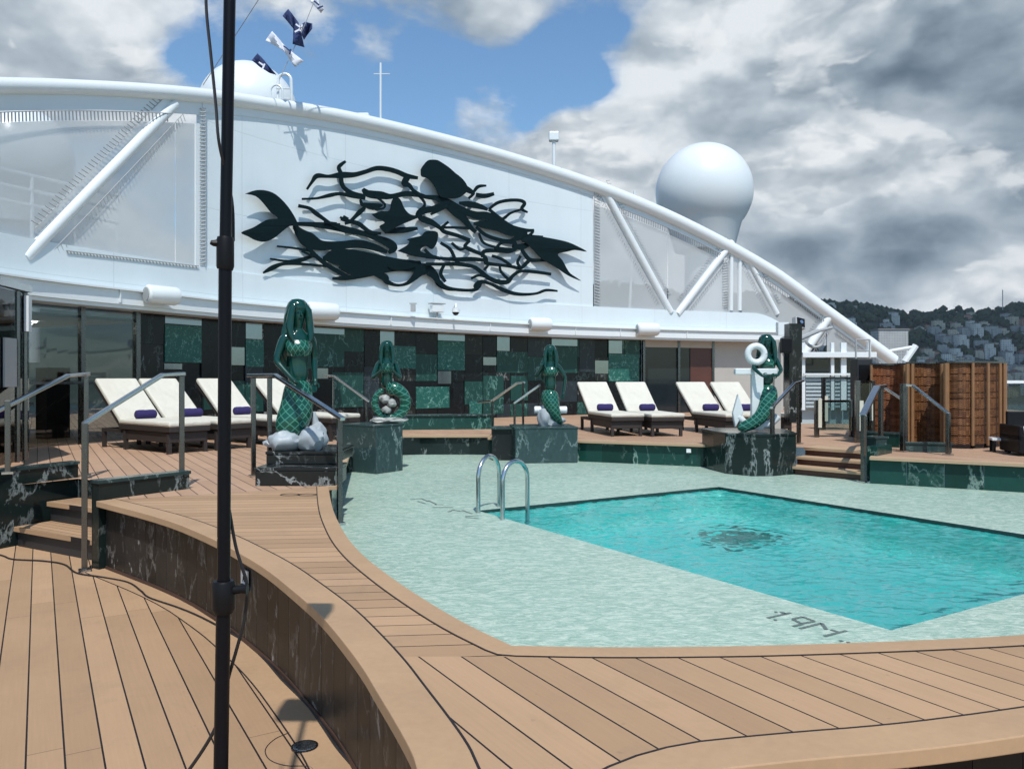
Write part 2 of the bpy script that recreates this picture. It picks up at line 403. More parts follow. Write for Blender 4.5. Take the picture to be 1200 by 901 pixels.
# ------------------------------------------------------------------ decks, pool basin
outer_px = [(117,587),(200,608),(253,630),(278,643),(317,665),(356,696),(383,719),(406,745),(434,780),(453,811),(473,842),(496,881),(502,901)]
OUT = [G2(x,y,ZT) for x,y in outer_px]
OUT2 = [(-.17,1.88),(-.08,1.78),(.04,1.76),(.18,1.82),(.43,2.06)]
OUT3 = [(.78,2.12),(1.13,2.19),(1.485,2.28),(2.0,2.43),(2.7,2.72),(3.6,3.2),(4.6,3.9),(5.6,4.8),(6.6,6.0),(7.4,7.2)]
OUT3[0] = (.78,2.135)
OUTER = OUT+OUT2+OUT3
inner_px = [(385,570),(387,584),(391,600),(398,615),(408,632),(424,650),(445,667),(480,692),(540,729),(600,757),(700,759),(800,758.5),(900,757),(1050,752),(1200,745)]
INN = [G2(x,y,ZT) for x,y in inner_px]
INN2 = [(2.7,3.28),(3.4,3.6),(4.3,4.15),(5.2,4.9),(6.0,5.9),(6.6,7.0),(7.2,8.7)]
INNER = INN+INN2
FAR = [(6.14,9.43),(4.67,10.25),(5.04,10.88),(4.27,11.63),(3.85,11.95),(3.09,12.1),(1.12,12.95),(-.38,13.6),(-.38,14.1),(-1.99,14.1),(-2.0,11.6),(-2.46,11.6)]
A0 = Vector((-4.75,7.1)); B0 = Vector((-3.5,6.6)); SA = Vector((.5,.866)); SB = Vector((-.866,.5))
stL = B0+SA*.75; stR = B0+SA*.75+SB*1.5

mb = MB(); mb.sheet([[(-14,-4),(12,-4),(12,3.2),(5.5,2.6),(1.5,2.9),(-.6,3.7),(-1.9,6.2),(-2.6,9),(-14,12)]], 0.0)
tag(mb.build('lower_deck', M['deck_u'], fix=False), kind='structure')
# ring: two sectors
YS = 2.893
def split_idx(lst):
    for i in range(len(lst)-1):
        a, b = lst[i], lst[i+1]
        if a[1] > YS >= b[1]:
            t = (a[1]-YS)/(a[1]-b[1]); return i, (a[0]+(b[0]-a[0])*t, YS)
io, po = split_idx(OUTER); 
secA = OUTER[:io+1]+[po]+[(INN[9][0]+.01, YS)]+list(reversed(INN[:10]))
secB = [po]+OUTER[io+1:]+[(8.4,9.0)]+list(reversed(INNER[9:]))+[(INN[9][0]+.01, YS)]
mb = MB(); mb.sheet([secA], ZT); tag(mb.build('raised_deck', M['ring_x'], fix=False), kind='structure')
mb = MB(); mb.sheet([secB], ZT); tag(mb.build('raised_deck', M['ring_u'], fix=False), kind='structure')
deckpoly = [OUTER[0], (-3.12,7.25), (stR.x,stR.y), (-5.0,7.1), (-14,4.5), (-14,28), (16,28), (16,6), (8.4,9.0), (7.2,8.7)]+FAR+[INNER[0]]
mb = MB(); mb.sheet([deckpoly], ZT+.001); tag(mb.build('terrace_deck', M['terr_u'], fix=False), kind='structure')
# basin shelf with the rectangular pool cut out
PA = Vector((-.353,8.13)); PB = Vector((2.06,4.27)); PC = PB+V*3.45; PF = PA+V*3.45
basin = INNER+FAR
# bow the near edge of the pool opening a little at its corners
pool = [tuple(PA), tuple(PB), tuple(PC), tuple(PF)]
mb = MB(); mb.sheet([basin, pool], ZW); tag(mb.build('pool_shelf', M['shelf'], fix=False), kind='structure')
def wave(x, y):
    q = Vector((x*.985+y*.17, (-x*.17+y*.985)*1.5, 0))
    return .008*noise.noise(q*2.6+Vector((3,1,0)))+.009*noise.noise(q*5.5)+.0075*noise.noise(q*11+Vector((0,5,0)))+.0034*noise.noise(q*21)
NU, NV = 320, 240; wv = []; wf = []
O_ = PB+U*.0
for j in range(NV+1):
    for i in range(NU+1):
        p = PA+(PB-PA)*(i/NU)+V*3.45*(j/NV)
        # the near corner is cut off like the opening
        wv.append((p.x,p.y,ZW-.035+wave(p.x,p.y)))
for j in range(NV):
    for i in range(NU): a = j*(NU+1)+i; wf.append((a,a+1,a+NU+2,a+NU+1))
mb = MB(); mb.add(wv, wf); wo = mb.build('pool_water', M['water'], smooth=True, fix=False); tag(wo, kind='structure'); wo.cycles.is_caustics_caster = True
mb = MB(); mb.sheet([pool], ZW-1.35); fl_ = mb.build('pool_floor', M['pfloor'], fix=False); tag(fl_, kind='structure'); fl_.cycles.is_caustics_receiver = True
mb = MB(); n = len(pool)
for i in range(n):
    a, b = pool[i], pool[(i+1)%n]; k = 10
    mb.add([(a[0],a[1],ZW-1.35),(b[0],b[1],ZW-1.35),(b[0],b[1],ZW-.045),(a[0],a[1],ZW-.045)], [(0,1,2,3)])
fl_ = mb.build('pool_wall', M['pfloor'], fix=False); tag(fl_, kind='structure'); fl_.cycles.is_caustics_receiver = True
mb = MB()
for i in range(n):
    a, b = pool[i], pool[(i+1)%n]
    mb.add([(a[0],a[1],ZW-.05),(b[0],b[1],ZW-.05),(b[0],b[1],ZW-.002),(a[0],a[1],ZW-.002)], [(0,1,2,3)])
tag(mb.build('pool_rim', paint('rim tiles', (.02,.045,.04), .2), fix=False), kind='structure')
# floor inlet
mb = MB(); c = Vector((2.42,8.45)); mb.box((c.x,c.y,ZW-1.33), (.70,.62,.03), R(31))
d_ = mb.build('floor_drain', M['mark']); tag(d_, 'dark square drain grating on the turquoise floor of the pool', 'drain')

def offset_line(pts, d):
    out = []
    for i, p in enumerate(pts):
        a = Vector(pts[max(i-1,0)]); b = Vector(pts[min(i+1,len(pts)-1)]); t = (b-a).normalized()
        nrm = Vector((t.y,-t.x)); q = Vector(p)+nrm*d; out.append((q.x,q.y))
    return out
def smooth_line(pts, it=2):
    for _ in range(it):
        out = [pts[0]]
        for a, b in zip(pts, pts[1:]):
            out.append((a[0]*.75+b[0]*.25, a[1]*.75+b[1]*.25)); out.append((a[0]*.25+b[0]*.75, a[1]*.25+b[1]*.75))
        out.append(pts[-1]); pts = out
    return pts
def ribbon(mb, A, B, z0, z1):
    vs = []
    for a, b in zip(A, B): vs += [(a[0],a[1],z0),(b[0],b[1],z0),(b[0],b[1],z1),(a[0],a[1],z1)]
    fs = [(0,1,2,3)]
    for i in range(len(A)-1):
        for k in range(4): fs.append((i*4+k,(i+1)*4+k,(i+1)*4+(k+1)%4,i*4+(k+1)%4))
    m = (len(A)-1)*4; fs.append((m+3,m+2,m+1,m)); mb.add(vs, fs)
def coping(name, line, side, w, label, over=.03, th=.045):
    t = thing(name, label, 'coping')
    mb = MB(); ribbon(mb, offset_line(line, -side*over), offset_line(line, side*w), ZT-th, ZT+.004)
    mb.build('board', M['coping'], t, bevel=.004)
    mb = MB(); ribbon(mb, offset_line(line, side*w), offset_line(line, side*(w+.007)), ZT-.01, ZT+.0035)
    mb.build('seam', M['seam'], t); return t
OS = smooth_line(OUTER, 2)
coping('wood_coping', OS, -1, .125, 'broad wooden coping curving along the outer edge of the raised pool deck', .03)
# inner coping, keep the sharp corner
ISa = smooth_line(INN[:10], 2); ISb = smooth_line(INNER[9:], 2)
IN_L = ISa+ISb[1:]
coping('wood_coping', IN_L, 1, .105, 'narrow wooden coping along the edge of the raised deck beside the shallow pool water', .0)
# marble skirt under the outer coping, tile by tile
def tile_wall(mb, line, z0, z1, tw, th=.03, gap=.003, rows=1):
    L = [0.0]
    for a, b in zip(line, line[1:]): L.append(L[-1]+math.dist(a,b))
    def at(s):
        for i in range(len(L)-1):
            if s <= L[i+1] or i == len(L)-2:
                t = (s-L[i])/max(1e-9, L[i+1]-L[i]); a, b = line[i], line[i+1]
                return Vector((a[0]+(b[0]-a[0])*t, a[1]+(b[1]-a[1])*t))
    n = max(1, int(round(L[-1]/tw)))
    for i in range(n):
        a = at(L[-1]*i/n+gap/2); b = at(L[-1]*(i+1)/n-gap/2); t = (b-a).normalized(); nn = Vector((t.y,-t.x))*th
        for r in range(rows):
            za = lerp(z0,z1,r/rows)+gap/2; zb = lerp(z0,z1,(r+1)/rows)-gap/2
            v = [(p.x,p.y,z) for z in (za,zb) for p in (a,b,b-nn,a-nn)]
            mb.add(v, [(0,1,5,4),(1,2,6,5),(2,3,7,6),(3,0,4,7),(4,5,6,7),(3,2,1,0)])
SK = offset_line(OS, -.05)
t = thing('deck_side_wall', 'dark veined marble side wall curving below the outer wooden coping of the raised deck', 'marble wall')
mb = MB(); tile_wall(mb, SK, .03, ZT-.05, .185, rows=1); mb.build('marble_tiles', M['m_ring'], t)
mb = MB(); ribbon(mb, offset_line(SK,-.012), offset_line(SK,-.05), 0.0, ZT-.046); mb.build('backing', M['int_dark'], t)
mb = MB(); ribbon(mb, offset_line(SK,.006), offset_line(SK,-.012), .001, .028); mb.build('kick_strip', paint('rust brown strip',(.06,.03,.02),.6), t)
# pinkish corner trim and air grille near the bottom of the picture
g0 = G(484,870,ZT)
mb = MB(); mb.box((-.262,2.12,.27), (.045,.05,.52), R(10)); mb.build('corner_trim', M['coping'], t)
# curved border seam on the lower deck
bs = offset_line(SK, .16)
mb = MB(); ribbon(mb, bs, offset_line(SK,.166), .0005, .0035)
tag(mb.build('deck_seam', M['seam']), 'thin dark seam following the curved foot of the raised deck on the lower planks', 'seam')
mb = MB(); ribbon(mb, offset_line(SK,.159), offset_line(SK,.0), .0004, .0030)
tag(mb.build('deck_border', M['coping']), 'curved border board set in the lower deck along the marble wall', 'border board')

# basin side walls under terrace
t = thing('basin_side_wall', 'dark green marble wall between the shallow pool water and the far terrace edge', 'marble wall')
mb = MB(); tile_wall(mb, [INNER[-1]]+FAR[:2], ZW, ZT-.04, .42); mb.build('marble_tiles', M['m_teal'], t)
mb = MB(); tile_wall(mb, FAR[4:8], ZW, ZT-.04, .5); mb.build('marble_tiles', M['m_teal'], t)
mb = MB(); tile_wall(mb, FAR[7:]+[INNER[0]], ZW, ZT-.04, .45); mb.build('marble_tiles', M['m_cheek'], t)
mb = MB(); tile_wall(mb, list(reversed(INNER))[:], ZW, ZT-.04, .3); mb.build('marble_tiles', M['m_teal'], t)
def lip(line, label):
    mb = MB(); ribbon(mb, offset_line(line, .02), offset_line(line,-.10), ZT-.035, ZT+.006)
    tag(mb.build('edge_board', M['lip'], bevel=.004), label, 'edge board')
lip([INNER[-1]]+FAR[:2], 'wooden edge board on the terrace in front of the wicker cabins')
lip(FAR[4:8], 'wooden edge board on the terrace in front of the right row of sun loungers')
lip(FAR[8:10], 'wooden edge board along the far pool edge below the marble wall')
lip(FAR[10:]+[INNER[0]], 'wooden edge board beside the largest mermaid statue')

# ------------------------------------------------------------------ depth marks inlaid in the shelf
def inlay(segs, label, w=.022, org=(880,700), s=8.571):
    tt_ = thing('depth_marking', label, 'depth marking')
    for (x0,y0,x1,y1) in segs:
        mb = MB(); a = Vector(G2(org[0]+x0/s, org[1]+y0/s, ZW)); b = Vector(G2(org[0]+x1/s, org[1]+y1/s, ZW))
        dd = b-a
        if dd.length < .02: dd = Vector((.02,.0))
        tt = dd.normalized(); nn = Vector((tt.y,-tt.x))*w/2
        k = max(1, int(dd.length/.028))
        for i in range(k):
            p = a+dd*(i/k)+tt*.001; q = a+dd*((i+1)/k)-tt*.002
            mb.add([(p.x-nn.x,p.y-nn.y,ZW+.003),(p.x+nn.x,p.y+nn.y,ZW+.003),(q.x+nn.x,q.y+nn.y,ZW+.003),(q.x-nn.x,q.y-nn.y,ZW+.003)], [(0,1,2,3)])
        mb.build('mosaic_bar', M['mark'], tt_, fix=False)
inlay([(165,208,400,155),(300,145,350,168),(235,148,262,146),(230,228,262,226),(420,218,520,195),(520,195,640,240),(640,240,520,262),(420,220,520,270),(520,268,420,292),
       (490,315,710,260),(710,260,760,325),(735,390,965,335),(800,325,880,348),(890,440,925,436),(960,452,995,450)],
      'dark mosaic depth number inlaid in the pale tiles at the near pool corner')
inlay([(180,132,290,122),(290,122,360,152),(250,150,330,172),(360,140,440,180),(420,184,515,182),(400,210,610,210),(560,255,620,232),(620,240,700,252),(700,240,800,275),(730,300,870,292),(730,310,870,322)],
      'dark mosaic depth number inlaid in the tiles beside the pool ladder', org=(460,570), w=.02)

# ------------------------------------------------------------------ left stair
t = thing('deck_stairs', 'wooden steps between dark marble cheeks rising from the lower deck at the left', 'stairs')
for i, (f0, z) in enumerate(((.13,.19),(.44,.385))):
    a = B0+SA*f0; b = a+SA*.40
    pl = [tuple(a+SB*.02), tuple(a+SB*1.5), tuple(b+SB*1.5), tuple(b+SB*.02)]
    mb = MB(); mb.prism(pl, z-.045, z); mb.build('tread', M['tread'], t, bevel=.004)
    a2 = a+SA*.04; pl = [tuple(a2+SB*.02), tuple(a2+SB*1.5), tuple(a2+SA*.03+SB*1.5), tuple(a2+SA*.03+SB*.02)]
    mb = MB(); mb.prism(pl, z-.19, z-.046); mb.build('riser', M['int_dark'], t)
a2 = B0+SA*.76; mb = MB(); mb.prism([tuple(a2+SB*.02), tuple(a2+SB*1.5), tuple(a2+SA*.03+SB*1.5), tuple(a2+SA*.03+SB*.02)], .34, ZT-.002); mb.build('riser', M['m_cheek'], t)
def cheek(a, b, z0, z1, label, th=.11, mat='m_cheek', name='stair_cheek_wall', slant=None):
    a, b = Vector(a), Vector(b); tt = (b-a).normalized(); nn = Vector((tt.y,-tt.x))*th/2
    t = thing(name, label, 'marble wall')
    mb = MB(); mb.prism([tuple(a-nn), tuple(a+nn), tuple(b+nn), tuple(b-nn)], z0, z1-.03); mb.build('marble_block', M[mat], t)
    nn2 = nn*1.25; e = tt*.012
    mb = MB(); mb.prism([tuple(a-nn2-e), tuple(a+nn2-e), tuple(b+nn2+e), tuple(b-nn2+e)], z1-.029, z1); mb.build('cap_stone', M['m_plinth'], t, bevel=.004)
    return t
cheek((-3.50,6.60), (-3.03,7.30), 0, .745, 'low dark marble cheek wall on the right of the left steps, white patch on its side')
cheek((-4.97,7.12), (-4.52,8.12), 0, .745, 'low dark marble cheek wall on the far left beyond the wooden steps')
mb = MB(); tile_wall(mb, [(-12,5.2),(-5.0,7.08)], 0, ZT, .5); tag(mb.build('deck_side_wall', M['m_cheek']), 'dark marble wall leading off the left edge of the photo', 'marble wall')

# ------------------------------------------------------------------ handrails
def rail(name, label, top, posts, mat='steel', w=.05, h=.035, pw=.045, group=None, mid=None):
    t = thing(name, label, 'handrail', group=group)
    mb = MB(); mb.flatbar(top, w, h); mb.build('top_bar', M[mat], t, bevel=.006)
    for (p, z0, z1) in posts:
        mb = MB(); mb.box((p[0],p[1],(z0+z1)/2), (pw,pw,z1-z0), R(30)); mb.build('post', M['steel_dark'], t, bevel=.004)
        mb = MB(); mb.box((p[0],p[1],z0+.012), (pw*2,pw*2,.02), R(30)); mb.build('foot_plate', M[mat], t)
    if mid:
        for seg in mid:
            mb = MB(); mb.tube(seg, .012, 6); mb.build('mid_bar', M[mat], t, True)
    return t
rail('handrail', 'flat steel handrail on the right side of the left steps', [D(98,497,6.5), D(190,439.5,7.1), D(216,438,7.3)],
     [(D(99,0,6.5)[:2], 0, 1.23), (D(213,0,7.3)[:2], ZT, 1.62)])
rail('handrail', 'flat steel handrail at the far left edge above the marble cheek wall', [D(-40,500,6.9), D(80,440,7.8), D(104,438,8.1)],
     [(D(9,0,7.05)[:2], .74, 1.40), (D(101,0,8.05)[:2], .6, 1.62)])
rail('handrail', 'steel handrail sloping down to the pool in front of the largest mermaid', [D(291,440,8.2), D(322,439.5,8.0), D(402,491,7.3)],
     [(D(297,0,8.15)[:2], ZT, 1.6), (D(316,0,8.02)[:2], ZT, 1.6), (D(398,0,7.35)[:2], ZW, 1.22)], w=.055)
rail('handrail', 'slender steel handrail behind the crouching mermaid by the marble wall', [D(380,440,13), D(392,441,12.8), D(432,470,12.2)],
     [(D(391,0,12.85)[:2], ZT, 1.6), (D(430,0,12.2)[:2], ZT, 1.22)], w=.035, pw=.03)
rail('handrail', 'far steel stair handrail left of the central mermaid, upper one', [D(560,471,14.5), D(576,470,14), D(606,449,13.6), D(615,448,13.5)],
     [(D(577,0,14)[:2], ZT, 1.2), (D(613,0,13.5)[:2], ZT, 1.52)], w=.035, pw=.03)
rail('handrail', 'far steel stair handrail meeting the back of the central mermaid', [D(602,473,13.2), D(633,451,13.3)],
     [(D(603,0,13.2)[:2], ZW, 1.17), (D(632,0,13.3)[:2], ZT, 1.5)], w=.035, pw=.03)
rail('handrail', 'steel handrail at the left of the far right steps beside the anchor mermaid', [D(904,478,11.0), D(931,449,11.9), D(941,446,12.2)],
     [(D(905,0,11.05)[:2], ZW, 1.18), (D(936,0,12.2)[:2], ZT, 1.56)], w=.045, pw=.05)
rail('handrail', 'steel handrail at the right of the far right steps', [D(1011,487,10.3), D(1028,453,11.2), D(1036,452,11.4)],
     [(D(1012,0,10.3)[:2], ZW, 1.12), (D(1032,0,11.4)[:2], ZT, 1.48)], w=.09, pw=.055)
rail('handrail', 'thin steel handrail crossing in front of the left wicker cabin', [D(1034,453,11.4), D(1060,470,10.9)],
     [(D(1058,0,10.9)[:2], ZT, 1.52)], w=.03, pw=.06)
rail('handrail', 'steel handrail sloping down to the right in front of the golden wicker cabin', [D(1058,451,11.0), D(1070,452,10.95), D(1112,485,10.4)],
     [(D(1061,0,11.0)[:2], ZT, 1.5), (D(1111,0,10.4)[:2], ZT, 1.13)], w=.045, pw=.05)

# far right steps
t = thing('pool_stairs', 'three wooden steps from the shallow pool up to the terrace beside the anchor mermaid', 'stairs')
S0 = Vector((3.93,11.22)); S1 = Vector((4.66,10.45)); SD = Vector((.7,.714))
for i in range(3):
    z = ZW+.115*(i+1); a = S0+SD*(.27*i); b = S1+SD*(.27*i); c = b+SD*(.36 if i < 2 else .5); d = a+SD*(.36 if i < 2 else .5)
    if i == 2: z = ZT-.002
    mb = MB(); mb.prism([tuple(a),tuple(b),tuple(c),tuple(d)], z-.035, z+(.006 if i == 2 else 0)); mb.build('tread', M['lip'], t, bevel=.003)
    e = SD*.05; mb = MB(); mb.prism([tuple(a+e),tuple(b+e),tuple(b+e*1.4),tuple(a+e*1.4)], z-.115, z-.036); mb.build('riser', M['redwood_reflection'], t)
mb = MB(); mb.prism([tuple(S1+Vector((.03,-.03))), tuple(S1+Vector((.14,-.12))), tuple(S1+SD*.55+Vector((.14,-.12))), tuple(S1+SD*.55+Vector((.03,-.03)))], ZW, ZT+.12)
tag(mb.build('stair_cheek_wall', M['m_teal'], bevel=.004), 'green lit marble cheek at the right of the far right steps', 'marble wall')
cheek(D(1018,0,11.0)[:2], D(1033,0,10.8)[:2], ZT, ZT+.22, 'small square marble block right of the far right steps', .2, 'm_plinth', 'marble_block')
cheek(D(1010,0,12.0)[:2], D(1055,0,11.6)[:2], ZT, ZT+.22, 'low dark marble kerb wall in front of the red brown wicker cabin', .12, 'm_teal', 'kerb_wall')
cheek(D(1060,0,10.95)[:2], D(1114,0,10.8)[:2], ZT, ZT+.14, 'low marble kerb wall with white veins before the golden wicker cabin', .12, 'm_plinth', 'kerb_wall')

# ------------------------------------------------------------------ pool ladder
t = thing('pool_ladder', 'pair of arched stainless steel grab rails standing at the pool edge', 'pool ladder')
for (xa, xb, ya, yb, topy) in ((560.5,588,601,609,534),(589,618,609,601,540)):
    a = G(xa, ya, ZW); b = G(xb, yb if xb < 600 else 603, ZW)
    if xb < 600: b = G(585,594,ZW)
    zt = H-(topy-HY)/F*((a.y+b.y)/2)
    pts = [a]; r_ = (b-a).length/2
    for k in range(13):
        an = math.pi*k/12; c = (a+b)/2
        pts.append(Vector((c.x-(b.x-a.x)/2*math.cos(an), c.y-(b.y-a.y)/2*math.cos(an), zt-r_+r_*math.sin(an))))
    pts.append(Vector((b.x,b.y,ZW-.25)))
    mb = MB(); mb.tube(pts, .022, 12); mb.build('rail', M['steel'], t, True)
mb = MB(); c = (PA+(-U)*.35); mb.box((c.x+.1,c.y+.06,ZW-.3), (.5,.08,.03), math.atan2(-U.y,-U.x)); mb.build('step', M['steel'], t)

# ------------------------------------------------------------------ superstructure
ZE, ZF, ZP = 2.70, 3.0, 3.57
BY = [(-480,118),(-300,110),(-120,103),(0,101),(118,104),(236,112.5),(320,124),(400,137.5),(500,160.5),(600,187.5),(700,220),(800,262),(900,316),(960,359),(1045,421),(1100,462)]
def beamz(px):
    for i in range(1, len(BY)-2):
        if px <= BY[i+1][0] or i == len(BY)-3:
            x0,a = BY[i]; x1,b = BY[i+1]; h = x1-x0; t = (px-x0)/h
            m0 = (b-BY[i-1][1])/(x1-BY[i-1][0]); m1 = (BY[i+2][1]-a)/(BY[i+2][0]-x0)
            y = (2*t**3-3*t*t+1)*a+(t**3-2*t*t+t)*h*m0+(-2*t**3+3*t*t)*b+(t**3-t*t)*h*m1
            return H-(y-HY)/F*pathd(px)
PTOP = [(230,4.84),(310,5.05),(400,5.28),(470,5.40),(560,5.42),(640,5.45),(700,5.20)]
def ptop(px): return H+interp(PTOP, px)
t = thing('ship_screen', 'tall curved white steel screen wall carrying the mermaid relief above the marble wall', 'screen wall')
mb = MB(); wall_strip(mb, rng(236,695), ZP-.02, ptop, 0, .12); mb.build('white_panel', M['white'], t, True)
mb = MB()
def partop(px): return ZP if px < 880 else ZP-((px-880)/42)**2*.45
wall_strip(mb, rng(-290,236)+rng(236.5,695)+rng(695.5,921,6), ZF, partop, .04, .25); mb.build('parapet', M['white'], t, True)
mb = MB(); wall_strip(mb, rng(-290,921), ZE+.052, ZF-.03, .20, .3); mb.build('fascia', M['white2'], t, True)
mb = MB(); wall_strip(mb, rng(-290,921), ZF-.028, ZF+.0, .25, .35); mb.build('top_rim', M['white2'], t, True)
mb = MB(); wall_strip(mb, rng(-290,921), ZE, ZE+.06, .10, 1.2); mb.build('soffit', M['soffit'], t, True)
mb = MB(); wall_strip(mb, rng(-290,921), ZE-.005, ZE+.05, .16, .05); mb.build('lower_rim', M['white2'], t, True)
for px in (130,250,342,451,568,669,722,800):
    mb = MB(); mb.box(WP(px, ZF-.12, .215), (.02,.03,.2), math.atan2(Wn(px).y, Wn(px).x)+math.pi/2); mb.build('bracket', M['white2'], t)
# arch beam
t = thing('arch_beam', 'long white steel tube arching over the whole curved screen', 'arch')
mb = MB(); pp = rng(-290,1047,9); mb.tube([WP(p, beamz(p), .0) for p in pp], [.115+.075*max(0,min(1,(p-100)/600)) for p in pp], 20); mb.build('tube', M['white2'], t, True)
mb = MB(); wall_strip(mb, rng(-290,236), lambda p: beamz(p)-.34, lambda p: beamz(p)-.1, .015, .03); mb.build('flange', M['white2'], t, True)
mb = MB(); wall_strip(mb, rng(236.5,700), lambda p: beamz(p)-.28, lambda p: beamz(p)-.1, .015, .03); mb.build('flange', M['white2'], t, True)
mb = MB(); wall_strip(mb, rng(700.5,1043), lambda p: beamz(p)-.34, lambda p: beamz(p)-.1, .015, .03); mb.build('flange', M['white2'], t, True)
def strut(pa, ya, pb, yb, r, off=.0):
    a = WP(pa, Wz(pa,ya), off); b = WP(pb, Wz(pb,yb), off-.02)
    mb = MB(); mb.tube([a,b], r, 14); mb.build('strut', M['white2'], t, True); return a, b
struts = [(205,122,30,302,.085),(704,216,786,366,.11),(858,284,794,368,.11),(872,296,911,368,.085),(971,372,940,418,.13)]
for s in struts: strut(*s)
for x in (857,867): strut(x, 284 if x < 860 else 290, x, 364, .065)
# lacing: small rope ties along the struts and the beam
def lacing(parent, pts_fn, n, w=.16, r=.011):
    mb = MB()
    for i in range(n):
        a, b = pts_fn(i/n), pts_fn((i+.55)/n); mb.tube([a[0], b[1]], r, 4, False)
        mb.tube([a[0], pts_fn((i+1)/n)[0]], r*.8, 4, False)
    return mb.build('lacing', M['rope'], parent)
def seg_fn(pa, ya, pb, yb, off, side, w):
    def f(t_):
        px = lerp(pa,pb,t_); z = lerp(Wz(pa,ya), Wz(pb,yb), t_)
        a = WP(pa, Wz(pa,ya), off); b = WP(pb, Wz(pb,yb), off); dd = (b-a).normalized(); n2 = Wn(px); nn = dd.cross(Vector((n2.x,n2.y,0))).normalized()*side
        p = a+(b-a)*t_*.9; return p+nn*(.20), p+nn*(.20+w)
    return f
def _unused(): pass
def wind_screen(pxs, ztop, zbot, label):
    w = thing('mesh_screen', label, 'wind screen', group='laced mesh screens under the arch')
    mb = MB(); wall_strip(mb, pxs, zbot, ztop, .0, .004); mb.build('mesh_cloth', M['fabric'], w, True)
    return w
bz = lambda p: beamz(p)-.52
w1 = wind_screen(rng(-290,205), lambda p: beamz(p)-.5, ZP, 'large grey translucent mesh screen left of and behind the long left strut')
mb = MB(); wall_strip(mb, rng(228,238,5), ZP, lambda p: beamz(p)-.5, .03, .03); mb.build('edge_post', M['white2'], w1)
w2 = w1
w3 = wind_screen(rng(696,782), lambda p: beamz(p)-.5, ZP, 'translucent mesh screen right of the relief panel around the first right strut')
w4 = wind_screen(rng(783,868), lambda p: beamz(p)-.5, ZP, 'translucent mesh screen just left of the double vertical posts')
w5 = wind_screen(rng(869,968), lambda p: beamz(p)-.45, lambda p: max(ZE+.15, partop(min(p,921))) if p < 920 else ZE+.1-(p-920)*.004, 'translucent mesh screen right of the double vertical posts')
w6 = wind_screen(rng(969,1036), lambda p: beamz(p)-.3, lambda p: min(beamz(p)-.35, 2.35), 'small low mesh screen in the right corner under the arch end')
w7 = wind_screen(rng(206,228), lambda p: beamz(p)-.5, ZP, 'narrow translucent mesh screen strip left of the white relief panel')
def beam_fn(p0, p1):
    def f(t_):
        p = lerp(p0,p1,t_); return WP(p, beamz(p)-.36, .08), WP(p, beamz(p)-.50, .05)
    return f
lacing(w1, beam_fn(-60,196), 60); lacing(w3, beam_fn(716,845), 62); lacing(w5, beam_fn(885,965), 40); lacing(w6, beam_fn(978,1030), 30)
for (w_, s, n_) in ((w1, struts[0], 44), (w3, struts[1], 40), (w4, struts[2], 26), (w5, struts[3], 22), (w5, struts[4], 16)):
    for sd in (-1, 1): lacing(w_, seg_fn(*s[:4], .02, sd, .11), n_, r=.008)
def vert_fn(px, y0, y1, dx):
    def f(t_):
        z = lerp(Wz(px,y0), Wz(px,y1), t_); return WP(px,z,.06), WP(px+dx,z,.05)
    return f
lacing(w7, vert_fn(238,128,312,-6), 42); lacing(w3, vert_fn(695,218,356,7), 40); lacing(w4, vert_fn(852,292,360,-6), 22)
lacing(w1, lambda q: (WP(75+155*q, Wz(75+155*q, 294+18*q), .06), WP(75+155*q, Wz(75+155*q, 297+18*q), .05)), 40)

# railings, ghost things behind the left mesh
def back_rail(p0, p1, off, label):
    t = thing('deck_railing', label, 'railing')
    for z in (4.25, 4.0, 3.75):
        mb = MB(); mb.tube([WP(p, z+.75, off) for p in rng(p0,p1,30)], .03, 6); mb.build('rail_bar', M['white2'], t, True)
    mb = MB()
    for p in rng(p0,p1,55): mb.tube([WP(p, 3.0, off), WP(p, 5.0, off)], .03, 6)
    mb.build('stanchions', M['white2'], t, True)
back_rail(-120, 230, -2.0, 'white railing seen faintly through the left mesh screen')
mb = MB(); mb.tube([WP(790,3,-2.5), WP(797,7.6,-2.5)], .045, 6); tag(mb.build('mast', M['white2'], smooth=True), 'thin white mast seen through the right mesh screen', 'mast')

